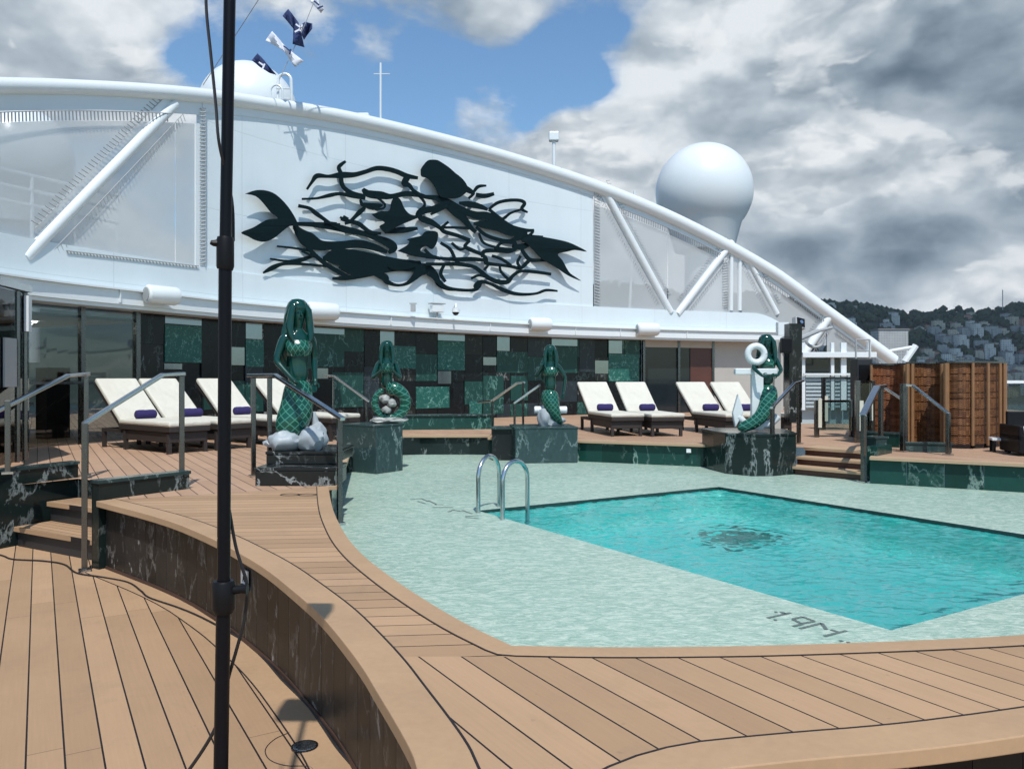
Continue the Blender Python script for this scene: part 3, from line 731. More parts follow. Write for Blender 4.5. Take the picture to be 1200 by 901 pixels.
# ------------------------------------------------------------------ relief on the screen
def mapA(x, y): return 260+x/5.4545, 170+y/5.4545
def mapB(x, y): return 330+x/5.3, 180+y/5.3
def mapC(x, y): return 500+x/5.3, 180+y/5.3
strokesA = [
 [(335,650,6),(450,663,9),(560,680,14)], [(290,730,6),(400,745,12),(480,740,24),(560,715,14),(600,720,10)],
 [(245,820,6),(300,790,26),(360,765,18),(420,760,16),(520,765,12),(620,775,10),(680,780,8)], [(690,855,8),(760,852,20),(840,850,16)]]
strokesB = [
 [(60,440,18),(180,445,26),(300,458,40),(400,480,38),(500,502,26),(580,530,36),(650,560,50),(680,590,45),(650,620,14)],
 [(60,450,16),(100,500,60),(150,540,90),(230,575,60),(350,572,46),(460,565,50),(560,585,40),(640,615,16)],
 [(60,460,18),(150,590,20),(220,660,20),(290,710,22),(400,770,16),(440,775,8)],
 [(240,655,14),(310,645,90),(420,650,95),(550,668,85),(680,685,64),(800,695,55),(850,680,20)],
 [(340,705,14),(420,725,60),(520,735,60),(620,728,30),(700,725,12),(810,730,8)],
 [(300,780,6),(380,775,24),(470,765,20),(560,745,24),(620,735,12)],
 [(560,755,10),(620,770,44),(640,800,26),(700,820,12),(760,810,16),(810,770,34),(850,725,70),(900,725,55),(940,760,32),(960,810,26),(1010,840,18),(1060,848,12)],
 [(350,412,10),(400,425,18),(460,440,22),(530,490,18),(600,500,10)], [(345,400,8),(380,415,12),(410,425,14)], [(365,393,8),(395,412,12)], [(375,440,10),(410,430,14)],
 [(410,425,14),(440,395,18),(470,365,26),(500,340,12)],
 [(470,290,8),(480,318,16),(500,325,26),(560,332,34),(610,325,8)], [(590,290,8),(622,320,8),(612,345,8),(560,352,6)],
 [(485,225,14),(520,255,42),(600,265,46),(660,272,26),(750,255,28),(830,262,24),(900,280,16),(990,292,12)],
 [(137,228,8),(170,180,14),(200,145,26),(270,148,15),(350,140,34),(430,138,26),(500,120,22),(570,98,24),(640,103,24),(700,120,24),(760,145,24),(828,158,14)],
 [(378,55,10),(350,75,18),(335,95,18),(350,130,18)],
 [(350,150,20),(352,185,22),(370,220,20),(420,255,26),(500,275,26)],
 [(105,288,8),(200,283,10),(280,265,20),(340,256,16),(420,268,22),(500,282,20)],
 [(82,330,16),(150,345,15),(190,375,22),(240,410,16),(290,442,14),(340,455,30)],
 [(760,155,36),(745,190,38),(775,205,20),(800,235,14),(860,270,12)],
 [(620,495,8),(700,482,32),(760,478,28),(825,470,12)],
 [(700,430,8),(760,405,12),(830,395,10)], [(560,270,10),(600,300,8)], [(640,700,10),(700,720,16),(810,700,10)], [(830,262,14),(870,320,10),(830,370,20),(820,400,12)], [(950,280,10),(1000,310,12),(1060,330,14)], [(240,430,8),(320,440,10)], [(100,610,7),(170,640,8)]]
strokesC = [
 [(205,215,36),(250,240,26),(270,255,14),(240,285,10)], [(272,245,10),(300,212,16),(350,206,6)], [(285,262,20),(340,270,24),(398,256,16)],
 [(-60,270,8),(50,285,30),(110,325,44),(160,365,54),(205,405,46),(245,455,26),(285,495,16)],
 [(60,272,14),(130,312,24),(200,355,30),(280,388,44),(350,392,46),(420,410,26),(470,442,28),(520,465,20),(600,482,16),(648,482,12)],
 [(180,312,10),(250,322,36),(310,335,26),(358,354,12)],
 [(365,352,10),(420,312,15),(490,297,15),(560,298,15),(588,316,16),(570,350,15),(607,371,6)], [(570,352,10),(500,376,10),(455,410,14),(430,402,12),(365,352,14)],
 [(270,440,10),(340,445,50),(420,455,62),(500,485,60),(560,492,40),(605,500,14)],
 [(285,460,12),(340,508,16),(420,538,18),(500,548,18),(560,520,40),(620,532,44),(700,542,50)],
 [(510,580,18),(570,583,32),(615,568,20)], [(570,600,16),(590,632,18),(625,665,20),(700,667,12),(722,672,6)],
 [(-76,400,12),(-40,415,38),(10,435,30),(60,467,18),(90,492,20),(170,515,18),(245,545,20)],
 [(70,465,12),(150,465,10),(240,470,14)], [(-76,400,10),(-40,362,34),(20,350,34),(70,325,30),(120,305,14)],
 [(245,545,12),(215,580,16),(250,602,20),(320,632,16),(345,660,20),(350,685,20),(420,695,14),(500,705,14),(560,715,16),(600,682,18),(620,663,16)],
 [(325,650,16),(335,612,20),(420,608,18),(490,614,16),(530,590,22),(520,548,18)],
 [(-30,650,8),(60,655,12),(150,662,20),(250,660,22),(335,666,14)],
 [(-30,690,14),(80,692,16),(160,690,20),(260,705,18),(310,735,20),(360,775,22),(420,800,24),(480,800,22),(510,765,16),(560,735,14),(640,738,16),(752,753,12)],
 [(-20,745,24),(20,765,28),(50,800,26),(100,835,16),(180,850,14),(270,850,16),(290,825,42),(320,800,20),(380,815,14),(440,845,20),(510,870,18),(580,878,14),(660,872,10),(720,852,12),(792,857,6)],
 [(20,560,10),(60,610,8),(30,640,6)][:0], [(430,700,8),(440,740,10),(490,790,14)], [(540,700,8),(620,720,8)][:0], [(0,385,8),(60,355,14),(110,330,14)], [(300,500,8),(330,560,10),(420,590,10),(505,600,14)], [(245,545,8),(300,600,8)][:0], [(640,490,8),(610,520,16)], [(140,690,10),(200,660,8)], [(130,560,10),(180,600,12),(215,590,10)], [(110,430,10),(60,470,12)], [(380,640,12),(440,660,14),(500,700,12)], [(560,640,12),(540,680,12),(560,715,14)], [(400,600,10),(440,560,14),(510,560,10)], [(60,560,12),(120,600,14),(150,660,14)], [(-40,600,12),(0,640,16),(60,660,12)], [(80,700,12),(60,750,16),(90,800,12)], [(250,780,10),(300,760,12),(360,775,14)], [(360,690,10),(330,730,12)], [(20,500,8),(30,560,10),(0,600,14)][:0]]
strokesC = [s for s in strokesC if s]
polysA = [[(110,320),(180,297),(250,300),(310,325),(370,380),(415,440),(450,505),(440,525),(400,525),(350,560),(300,600),(240,625),(180,615),(130,590),(85,565),(160,535),(230,495),(270,480),(325,475),(280,440),(230,380),(180,335)]]
polysB = [[(530,385),(590,365),(640,360),(652,310),(670,280),(690,278),(712,300),(735,350),(770,385),(825,400),(760,430),(700,455),(640,490),(615,500),(578,460),(612,435),(560,410)],
          [(690,610),(750,575),(765,550),(750,540),(800,525),(840,515),(870,488),(940,495),(935,560),(905,600),(870,580),(835,600),(850,620),(950,645),(930,660),(850,652),(780,640)]]
polysC = [[(-66,110),(-55,90),(-25,55),(0,48),(35,50),(60,62),(110,95),(150,130),(170,145),(200,172),(222,205),(228,235),(205,262),(165,285),(110,286),(55,275),(30,230),(0,185),(-30,160),(-62,150)],
          [(600,518),(680,522),(760,535),(850,555),(920,585),(972,615),(900,605),(850,615),(790,630),(820,670),(860,740),(900,770),(935,795),(860,765),(790,720),(740,690),(690,660),(640,610),(600,570),(560,545)]]
t = thing('wall_relief', 'huge dark green cut-out relief of swimming mermaids and waves mounted on the white screen', 'wall relief')
mb = MB(); cnt = [0]
def pl_pt(x, y, off): return WP(x, Wz(x, y), off)
def catmull(P, n=5):
    out = []
    for i in range(len(P)-1):
        p0 = P[max(i-1,0)]; p1 = P[i]; p2 = P[i+1]; p3 = P[min(i+2,len(P)-1)]
        for k in range(n):
            u = k/n; out.append([.5*((2*p1[j])+(-p0[j]+p2[j])*u+(2*p0[j]-5*p1[j]+4*p2[j]-p3[j])*u*u+(-p0[j]+3*p1[j]-3*p2[j]+p3[j])*u**3) for j in range(len(p1))])
    out.append(list(P[-1])); return out
def relief_poly(poly):
    cnt[0] += 1; off = .09+cnt[0]*.0012
    P = [Vector((x,y,0)) for x,y in poly]; tr = tessellate_polygon([P]); n = len(P)
    vs = [pl_pt(x,y,off) for x,y in poly]+[pl_pt(x,y,off-.012) for x,y in poly]
    mb.add(vs, [tuple(t_) for t_ in tr]+[tuple(n+i for i in reversed(t_)) for t_ in tr]+[(i,(i+1)%n,n+(i+1)%n,n+i) for i in range(n)])
def relief_stroke(st, mp):
    cnt[0] += 1; off = .09+cnt[0]*.0012; C = catmull(st)
    vs = []; m = len(C)
    for i, (x,y,w) in enumerate(C):
        a = C[max(i-1,0)]; b = C[min(i+1,m-1)]; dx, dy = b[0]-a[0], b[1]-a[1]; l = math.hypot(dx,dy) or 1
        nx, ny = -dy/l, dx/l; w = (max(w,5)+5.5)/2 if w < 36 else w/2*1.06
        for sgn in (-1,1):
            q = mp(x+nx*w*sgn, y+ny*w*sgn)
            for o_ in (0,-.012): vs.append(pl_pt(q[0], q[1], off+o_))
    fs = [(0,1,3,2)]
    for i in range(m-1):
        b = i*4; fs += [(b,b+2,b+6,b+4),(b+1,b+5,b+7,b+3),(b,b+4,b+5,b+1),(b+2,b+3,b+7,b+6)]
    b = (m-1)*4; fs.append((b,b+2,b+3,b+1)); mb.add(vs, fs)
for s, mp in ((strokesA,mapA),(strokesB,mapB),(strokesC,mapC)):
    for st in s: relief_stroke(st, mp)
for s, mp in ((polysA,mapA),(polysB,mapB),(polysC,mapC)):
    for p in s:
        q = [mp(*a) for a in p]; c = catmull([(*a,) for a in q+[q[0]]], 3)[:-1]; relief_poly([(a[0],a[1]) for a in c])
mb.build('cut_out_figure', M['relief'], t)
mb = MB()
for (x,y) in ((335,263),(412,263),(470,240),(520,215),(575,262),(610,290),(640,285),(560,330),(430,310)):
    mb.tube([pl_pt(x,y,.0), pl_pt(x,y,.06)], .03, 8)
mb.build('mounting_pins', M['grey'], t)

# ------------------------------------------------------------------ marble tile wall below the eave
WO = -.35
t = thing('marble_wall', 'dark marble wall of mixed green, black and mirror tiles behind the pool', 'marble wall')
mb = MB(); wall_strip(mb, rng(178,760), ZT, ZE, WO-.03, .1); mb.build('backing', M['m_black'], t)
tiles = []
rnd = random.Random(3)
def tz(px, y): return H-(y-HY)/F*(pathd(px))
def tile(p0, p1, z0, z1, mat, name='tile', off=WO):
    mb = MB(); wall_strip(mb, rng(p0+.25, p1-.25, 15), z0+.006, z1-.006, off, .028); mb.build(name, M[mat], t)
# columns of dark tiles as the ground pattern, in three rows
xs = [178,209,252,281,301,322,352,379,415,438,456,473,498,523,555,576,592,608,628,655,685,705,721,740,758]
rowsz = [(ZT+.0,ZT+.36),(ZT+.36,ZT+.95),(ZT+.95,ZT+1.6),(ZT+1.6,ZE)]
special = [ # x0,x1,y0,y1,mat
 (210,252,369,380,'mirror'),(210,252,380.5,425,'m_vein'),(209,230,425.5,433,'mirror'),(178,209,365,389,'m_black'),
 (301,320,376,397,'mirror'),(281,300,406,428,'mirror'),(301,322,397.5,430,'m_vein'),(379,415,383,391,'mirror'),(379,415,391.5,430,'m_green'),(378,396,431,444,'mirror'),
 (456,473,386,404,'mirror'),(455,498,404.5,432,'m_vein'),(523,555,389,399,'mirror'),(523,555,399.5,434,'m_vein'),(592,607,393,411,'mirror'),(592,628,411.5,437,'m_green'),
 (576,591.5,418,428,'mirror'),(523,539,434.5,450,'mirror'),(498,537,453,479,'m_vein'),(655,685,395,405,'mirror'),(655,685,405.5,437,'m_green'),
 (705,721,422,438,'mirror'),(721,737,398,414,'mirror'),(721,757,414.5,447,'m_vein'),(560,575,470,486,'m_vein'),(438,456,404,430,'m_black'),(687,705,397,436,'m_blue'),
 (400,437,436,478,'m_green'),(340,378,395,432,'m_green'),(576,600,440,486,'m_green'),(608,628,440,470,'m_green'),(254,300,446,480,'m_green')]
used = []
for (x0,x1,y0,y1,m_) in special:
    xm = (x0+x1)/2; za, zb = max(ZT, tz(xm,y1)), min(ZE-.012, tz(xm,y0))
    tile(x0, x1, za, zb, m_, 'mirror_tile' if m_ == 'mirror' else 'marble_tile', WO+.012)
for i in range(len(xs)-1):
    for (z0,z1) in rowsz:
        if rnd.random() < .2: continue
        tile(xs[i], xs[i+1], z0, z1, rnd.choice(['m_black','m_black','m_green','m_dark','m_black','m_blue']), 'marble_tile', WO)
# base bench in front of the marble wall
cheek(D(466,0,15.6)[:2], D(578,0,15.9)[:2], ZT, ZT+.30, 'long low marble bench at the foot of the tiled wall', .25, 'm_green', 'marble_bench')
cheek(D(345,0,13.6)[:2], D(392,0,14.0)[:2], ZT, ZT+.42, 'dark marble planter block behind the largest mermaid', .3, 'm_cheek', 'marble_block')
cheek(D(415,0,12.3)[:2], D(442,0,11.7)[:2], ZT, ZT+.24, 'dark marble side block left of the crouching mermaid plinth', .25, 'm_cheek', 'marble_block')
cheek(D(577,0,13.3)[:2], D(605,0,13.3)[:2], ZW, ZT+.20, 'dark marble block left of the central mermaid plinth', .45, 'm_dark', 'marble_block')

# glazed lounge at the left, doors at the right
t = thing('lounge_front', 'glazed lounge front under the eave behind the left sun loungers', 'glass front')
mb = MB(); wall_strip(mb, rng(-290,176), ZT+.02, ZE-.01, WO+.1, .012); mb.build('glass_pane', M['glass_dark'], t)
for p in (33,106,170,-80):
    mb = MB(); wall_strip(mb, [p,p+5], ZT, ZE, WO+.14, .08); mb.build('mullion', M['steel_dark'], t)
mb = MB(); wall_strip(mb, rng(-290,176), ZT+.93, ZT+.97, WO+.15, .04); mb.build('transom', M['steel_dark'], t)
mb = MB(); wall_strip(mb, rng(-290,178), ZT, ZE+.3, WO-3.2, .1); mb.build('inner_wall', M['interior'], t)
mb = MB(); wall_strip(mb, rng(-290,178), ZT+1.95, ZT+2.0, WO-.0, 3.2); mb.build('inner_ceiling', M['interior'], t)
for p,w in ((22,34),(88,24),(136,26)):
    mb = MB(); wall_strip(mb, [p,p+w], ZT, ZT+1.2, WO-1.4, .3); mb.build('cabinet', M['int_dark'], t)
mb = MB()
mb.box(WP(75,ZT+.62,WO-.9), (.6,.3,.05)); mb.box(WP(75,ZT+.3,WO-.9), (.5,.22,.6)); mb.build('counter', M['interior'], t)
lm = NT('lit downlight'); lm.b.inputs['Emission Color'].default_value = (1,.93,.8,1); lm.b.inputs['Emission Strength'].default_value = 45
for (p,o_) in ((57,-1.2),(112,-1.2),(131,-1.8)):
    mb = MB(); c = WP(p, ZT+1.94, WO+o_); mb.lathe([(.07,-.005),(.07,.008)], c, 12); mb.build('downlight', lm.m, t)
t = thing('lounge_door', 'tinted glass sliding doors right of the marble wall behind the loungers', 'glass door')
mb = MB(); wall_strip(mb, rng(762,842), ZT, ZE-.08, WO+.02, .012); mb.build('glass_pane', M['dglass'], t)
for p in (760,801,841): mb = MB(); wall_strip(mb, [p,p+2.5], ZT, ZE, WO+.08, .06); mb.build('door_frame', M['steel_dark'], t)
mb = MB(); wall_strip(mb, rng(816,841), ZT, ZE-.1, WO+.045, .01); mb.build('door_reflection', M['redwood_reflection'], t)  # reddish reflection in the door glass, painted as an opaque strip
mb = MB(); wall_strip(mb, rng(762,842), ZE-.2, ZE, WO+.06, .03); mb.build('header', M['beige'], t)
mb = MB(); wall_strip(mb, rng(843,925), ZT, ZE, WO+.03, .1); w_ = mb.build('cabin_wall', M['beige']); tag(w_, 'plain beige wall panel under the eave behind the anchor mermaid', 'wall panel')
for p in (849,876):
    pass

# cylinder loudspeakers and small fixtures on the fascia
def speaker(px, py, w, label, rx=0):
    d = pathd(px)-.45; r_ = w*.29/F*d; L = w/F*d
    c = D(px, py, d); nrm = Wn(px); ang = math.atan2(nrm.y, nrm.x)
    t = thing('loudspeaker', label, 'loudspeaker', c, group='white drum loudspeakers on the eave')
    mb = MB(); tdir = Vector((-nrm.y, nrm.x, 0))
    tdir = (tdir*.85+Vector((nrm.x,nrm.y,0))*.2).normalized()
    mb.tube([tdir*(-L/2)+Vector((0,0,0)), tdir*(-L/2+.03), tdir*(L/2-.05), tdir*(L/2)], [r_*.82,r_,r_,r_*.85], 20); mb.build('drum', M['white2'], t, True)
    mb = MB(); mb.tube([tdir*(-L/2-.012), tdir*(-L/2)], [r_*.7,r_*.7], 16); mb.build('grille', M['grey'], t)
    mb = MB(); mb.tube([Vector((0,0,0)), Vector((-nrm.x*.3,-nrm.y*.3,.06))], .03, 8); mb.build('bracket', M['white2'], t)
    return t
speaker(190,346,38,'white drum loudspeaker on the eave above the left sun loungers')
speaker(378,365,36,'white drum loudspeaker on the eave just right of the largest mermaid head')
speaker(633,380,26,'white drum loudspeaker on the eave below the relief tail')
speaker(759,386,26,'white drum loudspeaker on the eave above the glass doors')
t = thing('floodlight_unit', 'small white floodlight unit on the eave below the relief', 'floodlight', D(512,362,18.3))
mb = MB(); mb.box((0,0,0), (.30,.16,.16), .6); mb.build('housing', M['white2'], t, bevel=.01)
mb = MB(); mb.box((.0,-.0,.12), (.36,.2,.02), .6); mb.box((0,0,-.16), (.04,.04,.18), .6); mb.build('bracket', M['grey'], t)
t = thing('dome_camera', 'white dome camera on an arm under the relief', 'camera', D(534,366,18.2))
mb = MB(); mb.lathe([(.02,.1),(.085,.09),(.09,.0)], n=16); mb.build('housing', M['white2'], t, True)
mb = MB(); mb.lathe([(.01,-.075),(.05,-.06),(.08,-.02),(.08,0)], n=16); mb.build('lens_dome', M['dglass'], t, True)
mb = MB(); mb.tube([(0,.0,.1),(.0,.12,.2),(-.1,.4,.05)], .025, 8); mb.build('arm', M['white2'], t, True)
t = thing('antenna_bracket', 'small grey antenna bracket left of the floodlight on the eave', 'bracket', D(484,361,17.7))
mb = MB(); mb.box((0,0,0), (.1,.1,.16)); mb.box((0,0,.1), (.16,.03,.03)); mb.build('box', M['grey'], t)

# ------------------------------------------------------------------ radomes, masts, ladder, flags
def radome(px, py, rp, d, label, pw=.5):
    c = D(px, py, d); r_ = rp/F*d
    t = thing('radome', label, 'radome', (c.x,c.y,0), group='white satellite domes')
    prof = [(.02,c.z+r_)]
    for k in range(1,25):
        a = math.pi/2-k*R(130)/24; prof.append((r_*math.cos(a), c.z+r_*math.sin(a)))
    za = prof[-1][1]; ra = prof[-1][0]; prof += [(r_*.62, za-r_*.55),(r_*.60, za-r_*.6)]
    mb = MB(); mb.lathe(list(reversed(prof)), n=48); mb.build('dome', M['white2'], t, True)
    mb = MB(); mb.lathe([(r_*.4,2.0),(r_*.4,za-r_*.6)], n=24); mb.build('pedestal', M['white2'], t, True)
radome(825,225,56,31,'large white satellite dome standing behind the right half of the arch')
radome(291,131,56,26,'white satellite dome rising behind the arch left of the ladder hoops')
radome(18,186,62,20,'pale satellite dome seen through the left mesh screen')
t = thing('ladder_cage', 'white tubular ladder hoops standing behind the arch beside the left dome', 'ladder', (0,0,0))
for (x0,x1,yt,yb,d) in ((324,343,84,150,20.5),(315,333,97,150,20.0)):
    a = D(x0,yt+8,d); b = D(x1,yt+8,d+.3); z0 = D(x0,yb,d).z
    pts = [Vector((a.x,a.y,z0))]+[Vector((lerp(a.x,b.x,(1-math.cos(math.pi*k/10))/2), lerp(a.y,b.y,.5), a.z+.17*math.sin(math.pi*k/10))) for k in range(11)]+[Vector((b.x,b.y,z0))]
    mb = MB(); mb.tube(pts, .04 if x0 == 324 else .025, 8); mb.build('hoop', M['white2'], t, True)
for k,y in enumerate((104,116,128,140)):
    mb = MB(); mb.tube([D(324,y,20.5), D(343,y,20.8)], .02, 6); mb.build('rung', M['white2'], t, True)
mb = MB(); mb.tube([D(446,160,21), D(446,140,21)], .06, 8); mb.tube([D(446,140,21), D(446,74,21)], .028, 8)
mb.tube([D(438,87,21), D(457,87,21)], .015, 6)
tag(mb.build('whip_antenna', M['white2'], smooth=True), 'slim white whip antenna standing behind the middle of the arch', 'antenna')
t = thing('deck_house', 'white rounded deck house top showing between the relief panel and the arch', 'deck house', D(430,175,22.5))
mb = MB(); mb.lathe([(1.35,-.8),(1.32,.25),(1.15,.5),(.6,.6),(.05,.62)], n=32); mb.build('housing', M['white'], t, True)
mb = MB(); mb.box((-.1,0,.8), (.35,.3,.4)); mb.build('vent_box', M['white2'], t, bevel=.03)
t = thing('radar_unit', 'small white radar unit on a stalk above the right slope of the arch', 'radar', D(649,190,22.5))
mb = MB(); mb.box((0,0,.72), (.28,.22,.26)); mb.build('housing', M['white2'], t, bevel=.03)
mb = MB(); mb.tube([(0,0,-.5),(0,0,.6)], .05, 8); mb.build('stalk', M['white2'], t)
mb = MB(); c = D(654,197,21.0); mb.tube([c+Vector((.09*math.cos(a),0,.09*math.sin(a))) for a in [math.pi+math.pi*k/8 for k in range(9)]], .012, 6)
tag(mb.build('lifting_eye', M['steel_dark']), 'small dark lifting eye under the right slope of the arch', 'lifting eye')

def flag(pxpts, d, mat, label, name='signal_flag', emblem=None):
    t = thing(name, label, 'flag', D(pxpts[0][0],pxpts[0][1],d), group='signal flags on the halyard')
    o0 = Vector(D(pxpts[0][0],pxpts[0][1],d)); mb = MB(); C = pxpts; n = len(C)//2
    top = C[:n]; bot = list(reversed(C[n:])); seg = 6
    vs = []; rows_ = []
    for i in range(n-1):
        for k in range(seg):
            u = k/seg; a = (lerp(top[i][0],top[i+1][0],u), lerp(top[i][1],top[i+1][1],u)); b = (lerp(bot[i][0],bot[i+1][0],u), lerp(bot[i][1],bot[i+1][1],u)); rows_.append((a,b,i+u))
    rows_.append((top[-1],bot[-1],n-1))
    m = 5
    for (a,b,s_) in rows_:
        for j in range(m):
            v = j/(m-1); vs.append(D(lerp(a[0],b[0],v), lerp(a[1],b[1],v), d+.08*math.sin(s_*4+v*3))-o0)
    fs = [(i*m+j,(i+1)*m+j,(i+1)*m+j+1,i*m+j+1) for i in range(len(rows_)-1) for j in range(m-1)]
    mb.add(vs, fs); o = mb.build('cloth', M[mat], t, True)
    so = o.modifiers.new('s','SOLIDIFY'); so.thickness = .006
    if emblem:
        mb = MB()
        for (x,y,w,h,a) in emblem:
            p = D(x,y,d-.14)-o0; mb.box(p, (w,.01,h), 0, Matrix.Rotation(a,3,'Y'))
        mb.build('emblem', M['wcloth'] if mat == 'navy' else M['navy'], t)
flag([(331,19),(338,11),(350,27),(353,41),(357,56),(343,52),(345,36),(341,30)], 15, 'navy', 'navy flag with white emblem flying highest but one above the left dome', emblem=[(350,31,.13,.03,.6),(349,36,.13,.03,-.5),(353,33,.03,.13,.3)])
flag([(352,30),(358,26),(366,28),(366,34),(356,47),(353,40)], 15.4, 'navy', 'grey blue rounded flag fold behind the upper navy flag')
flag([(311,48),(319,37),(331,51),(340,60),(356,72),(346,79),(334,62),(327,56)], 15, 'wcloth', 'white flag with a small dark emblem between the two navy flags', emblem=[(336,57,.14,.025,.7),(340,61,.03,.1,.2)])
flag([(295,71),(302,63),(312,74),(324,88),(316,86),(305,79)], 15, 'navy', 'lower navy flag with white emblem just above the left dome', emblem=[(306,75,.1,.03,.6),(309,78,.03,.1,.4)])
flag([(363,2),(372,-6),(377,8),(380,11),(376,16),(370,8)], 15, 'wcloth', 'white flag cut off by the top edge of the photo', emblem=[(371,4,.12,.03,.7),(375,9,.12,.03,-.4)])
mb = MB(); mb.tube([D(238,100,18), D(303,0,15.6), D(345,-80,14.5)], .008, 5)
mb.tube([D(262,110,15), D(329,90,15), D(357,30,15), D(385,-40,15)][1:], .007, 5)
tag(mb.build('halyard', M['grey']), 'thin rope running up from the arch to the flags', 'rope')

# ------------------------------------------------------------------ sun loungers
def make_lounger():
    r_ = thing('sun_lounger', 'x', 'sun lounger', (0,0,0), 0)
    # local: origin at the hinge left corner on the deck; +X to the foot, +Y across the width (0..0.62)
    W_, zs = .62, .38
    mb = MB(); mb.box((.66,W_/2,zs-.05), (1.40,W_-.02,.075)); mb.box((.66,W_/2,zs-.16), (1.3,W_-.08,.14)); mb.build('base_frame', M['wicker_dark'], r_, bevel=.01)
    mb = MB(); mb.box((.67,W_/2,zs+.02), (1.40,W_,.07)); mb.build('seat_cushion', M['cushion'], r_, bevel=.025)
    ang = math.atan2(.60,.78); L = .98
    Mx = Matrix.Rotation(ang, 3, 'Y')
    c = Vector((-.37,W_/2,zs+.32)); mb = MB(); mb.box(c, (L,W_,.075), 0, Mx); mb.build('back_cushion', M['cushion'], r_, bevel=.025)
    mb = MB(); mb.box(c+Vector((-.045,0,-.06)), (L*.98,W_-.03,.03), 0, Mx); mb.build('back_frame', M['wicker_dark'], r_)
    for (x,y) in ((-.55,.05),(-.55,W_-.05),(1.28,.05),(1.28,W_-.05),(.1,.05),(.1,W_-.05)):
        mb = MB(); mb.box((x,y,(zs-.1)/2), (.05,.05,zs-.1)); mb.build('leg', M['wicker_dark'], r_)
    mb = MB()
    for y in (.05,W_-.05): mb.box((-.3,y,zs-.12), (.6,.04,.05))
    mb.box((-.58,W_/2,zs-.12), (.04,W_-.1,.05)); mb.build('rear_frame', M['wicker_dark'], r_)
    return r_
def make_towel():
    tw = thing('rolled_towel', 'x', 'towel', (0,0,0), 0); mb = MB()
    pr = [(0,.0),(.045,.0),(.06,.012),(.066,.04),(.066,.26),(.06,.288),(.045,.3),(0.01,.3)]
    mb.lathe([(a+.001,b-.15) for a,b in pr], n=20)
    mb.v = [(v[0],v[2],v[1]) for v in mb.v]; mb.build('roll', M['towel'], tw, True)
    mb = MB(); mb.box((0,0,.064), (.03,.06,.008)); mb.build('band', M['wcloth'], tw); return tw
L0 = make_lounger(); T0 = make_towel()
dL = Vector((.79,-.61)); wL = Vector((.61,.79)); dR = Vector((.19,-.98)); wR = Vector((.98,.19))
spots = []
names_l = ['leftmost cream sun lounger, first of the four in front of the glazed lounge','second cream sun lounger from the left with its back beside the handrail post','third cream sun lounger from the left, partly behind the black pole','fourth cream sun lounger from the left, just behind the largest mermaid']
for i, s in enumerate((0,.68,1.62,2.72)): spots.append((Vector((-5.65,11.3))+wL*s, dL, names_l[i], 'cream sun loungers in front of the lounge at left'))
names_r = ['first cream sun lounger of the right row, next to the central mermaid','second cream sun lounger of the right row','third cream sun lounger of the right row, in front of the dark glass doors','fourth cream sun lounger of the right row, partly behind the anchor mermaid']
for i, xx in enumerate((1.45,2.19,3.42,4.08)): spots.append((Vector((xx,15.0-.02*i)), dR, names_r[i], 'cream sun loungers on the terrace at right'))
for i, (p, dv, lab, grp) in enumerate(spots):
    o = L0 if i == 0 else copy_tree(L0); o.location = (p.x,p.y,ZT); o.rotation_euler = (0,0,math.atan2(dv.y,dv.x)+R((0,1.3,-1.1,.8,.6,-1.4,1.0,-.7)[i])); tag(o, lab, 'sun lounger', grp)
    if i >= 4: o.scale = (1,1,.93)
    tw = T0 if i == 0 else copy_tree(T0); w2 = Vector((-dv.y,dv.x)); q = p+dv*(.16+(0,.03,.01,.02,.0,.025,.01,.03)[i])+w2*(.31+(0,.03,-.03,.02,-.02,.03,0,-.03)[i])
    tw.location = (q.x,q.y,ZT+.38*(.93 if i >= 4 else 1)+.055+.062); tw.rotation_euler = (0,0,math.atan2(dv.y,dv.x)+R((2,-5,4,1,-3,5,-2,6)[i])); tag(tw, 'rolled purple towel on the '+('first','second','third','fourth')[i%4]+' lounger of the '+('left' if i < 4 else 'right')+' row, counted from the left', 'towel', 'rolled purple towels on the sun loungers')

# ------------------------------------------------------------------ plinths and mermaid statues
def plinth(poly, z0, z1, label, mat='m_plinth'):
    t = thing('statue_plinth', label, 'plinth'); mb = MB(); mb.prism(poly, z0, z1-.03); mb.build('block', M[mat], t, bevel=.006)
    c = Vector((sum(p[0] for p in poly)/len(poly), sum(p[1] for p in poly)/len(poly)))
    mb = MB(); mb.prism([tuple(c+(Vector(p)-c)*1.02) for p in poly], z1-.029, z1); mb.build('top_slab', M[mat], t, bevel=.005)
def quad(xa, xb, d, dep, sk=0): 
    a = D(xa,0,d); b = D(xb,0,d+sk); k = Vector((-(b.y-a.y), b.x-a.x)).normalized()*dep
    return [(a.x,a.y),(b.x,b.y),(b.x+k.x,b.y+k.y),(a.x+k.x,a.y+k.y)]
plinth(quad(299,393,7.45,.5), ZT, ZT+.175, 'lower dark marble step of the plinth under the largest mermaid', 'm_dark')
plinth(quad(312,393,7.75,.85), ZT+.176, ZT+.30, 'upper dark marble slab under the largest mermaid', 'm_dark')
plinth(quad(441,472,11.2,.7,.45), ZW, .93, 'tall grey green marble plinth under the crouching mermaid')
plinth(quad(604,677,12.6,.9,.1), ZW, .81, 'square grey green marble plinth under the central mermaid')
pc = [G2(836,551,ZW),G2(850,555,ZW),G2(880,558,ZW),G2(904,558,ZW)]
plinth(pc+[(4.05,11.2),(4.2,12.1),(3.2,12.4),(2.95,12.2)], ZW, .82, 'curved dark marble plinth under the anchor mermaid', 'm_cheek')

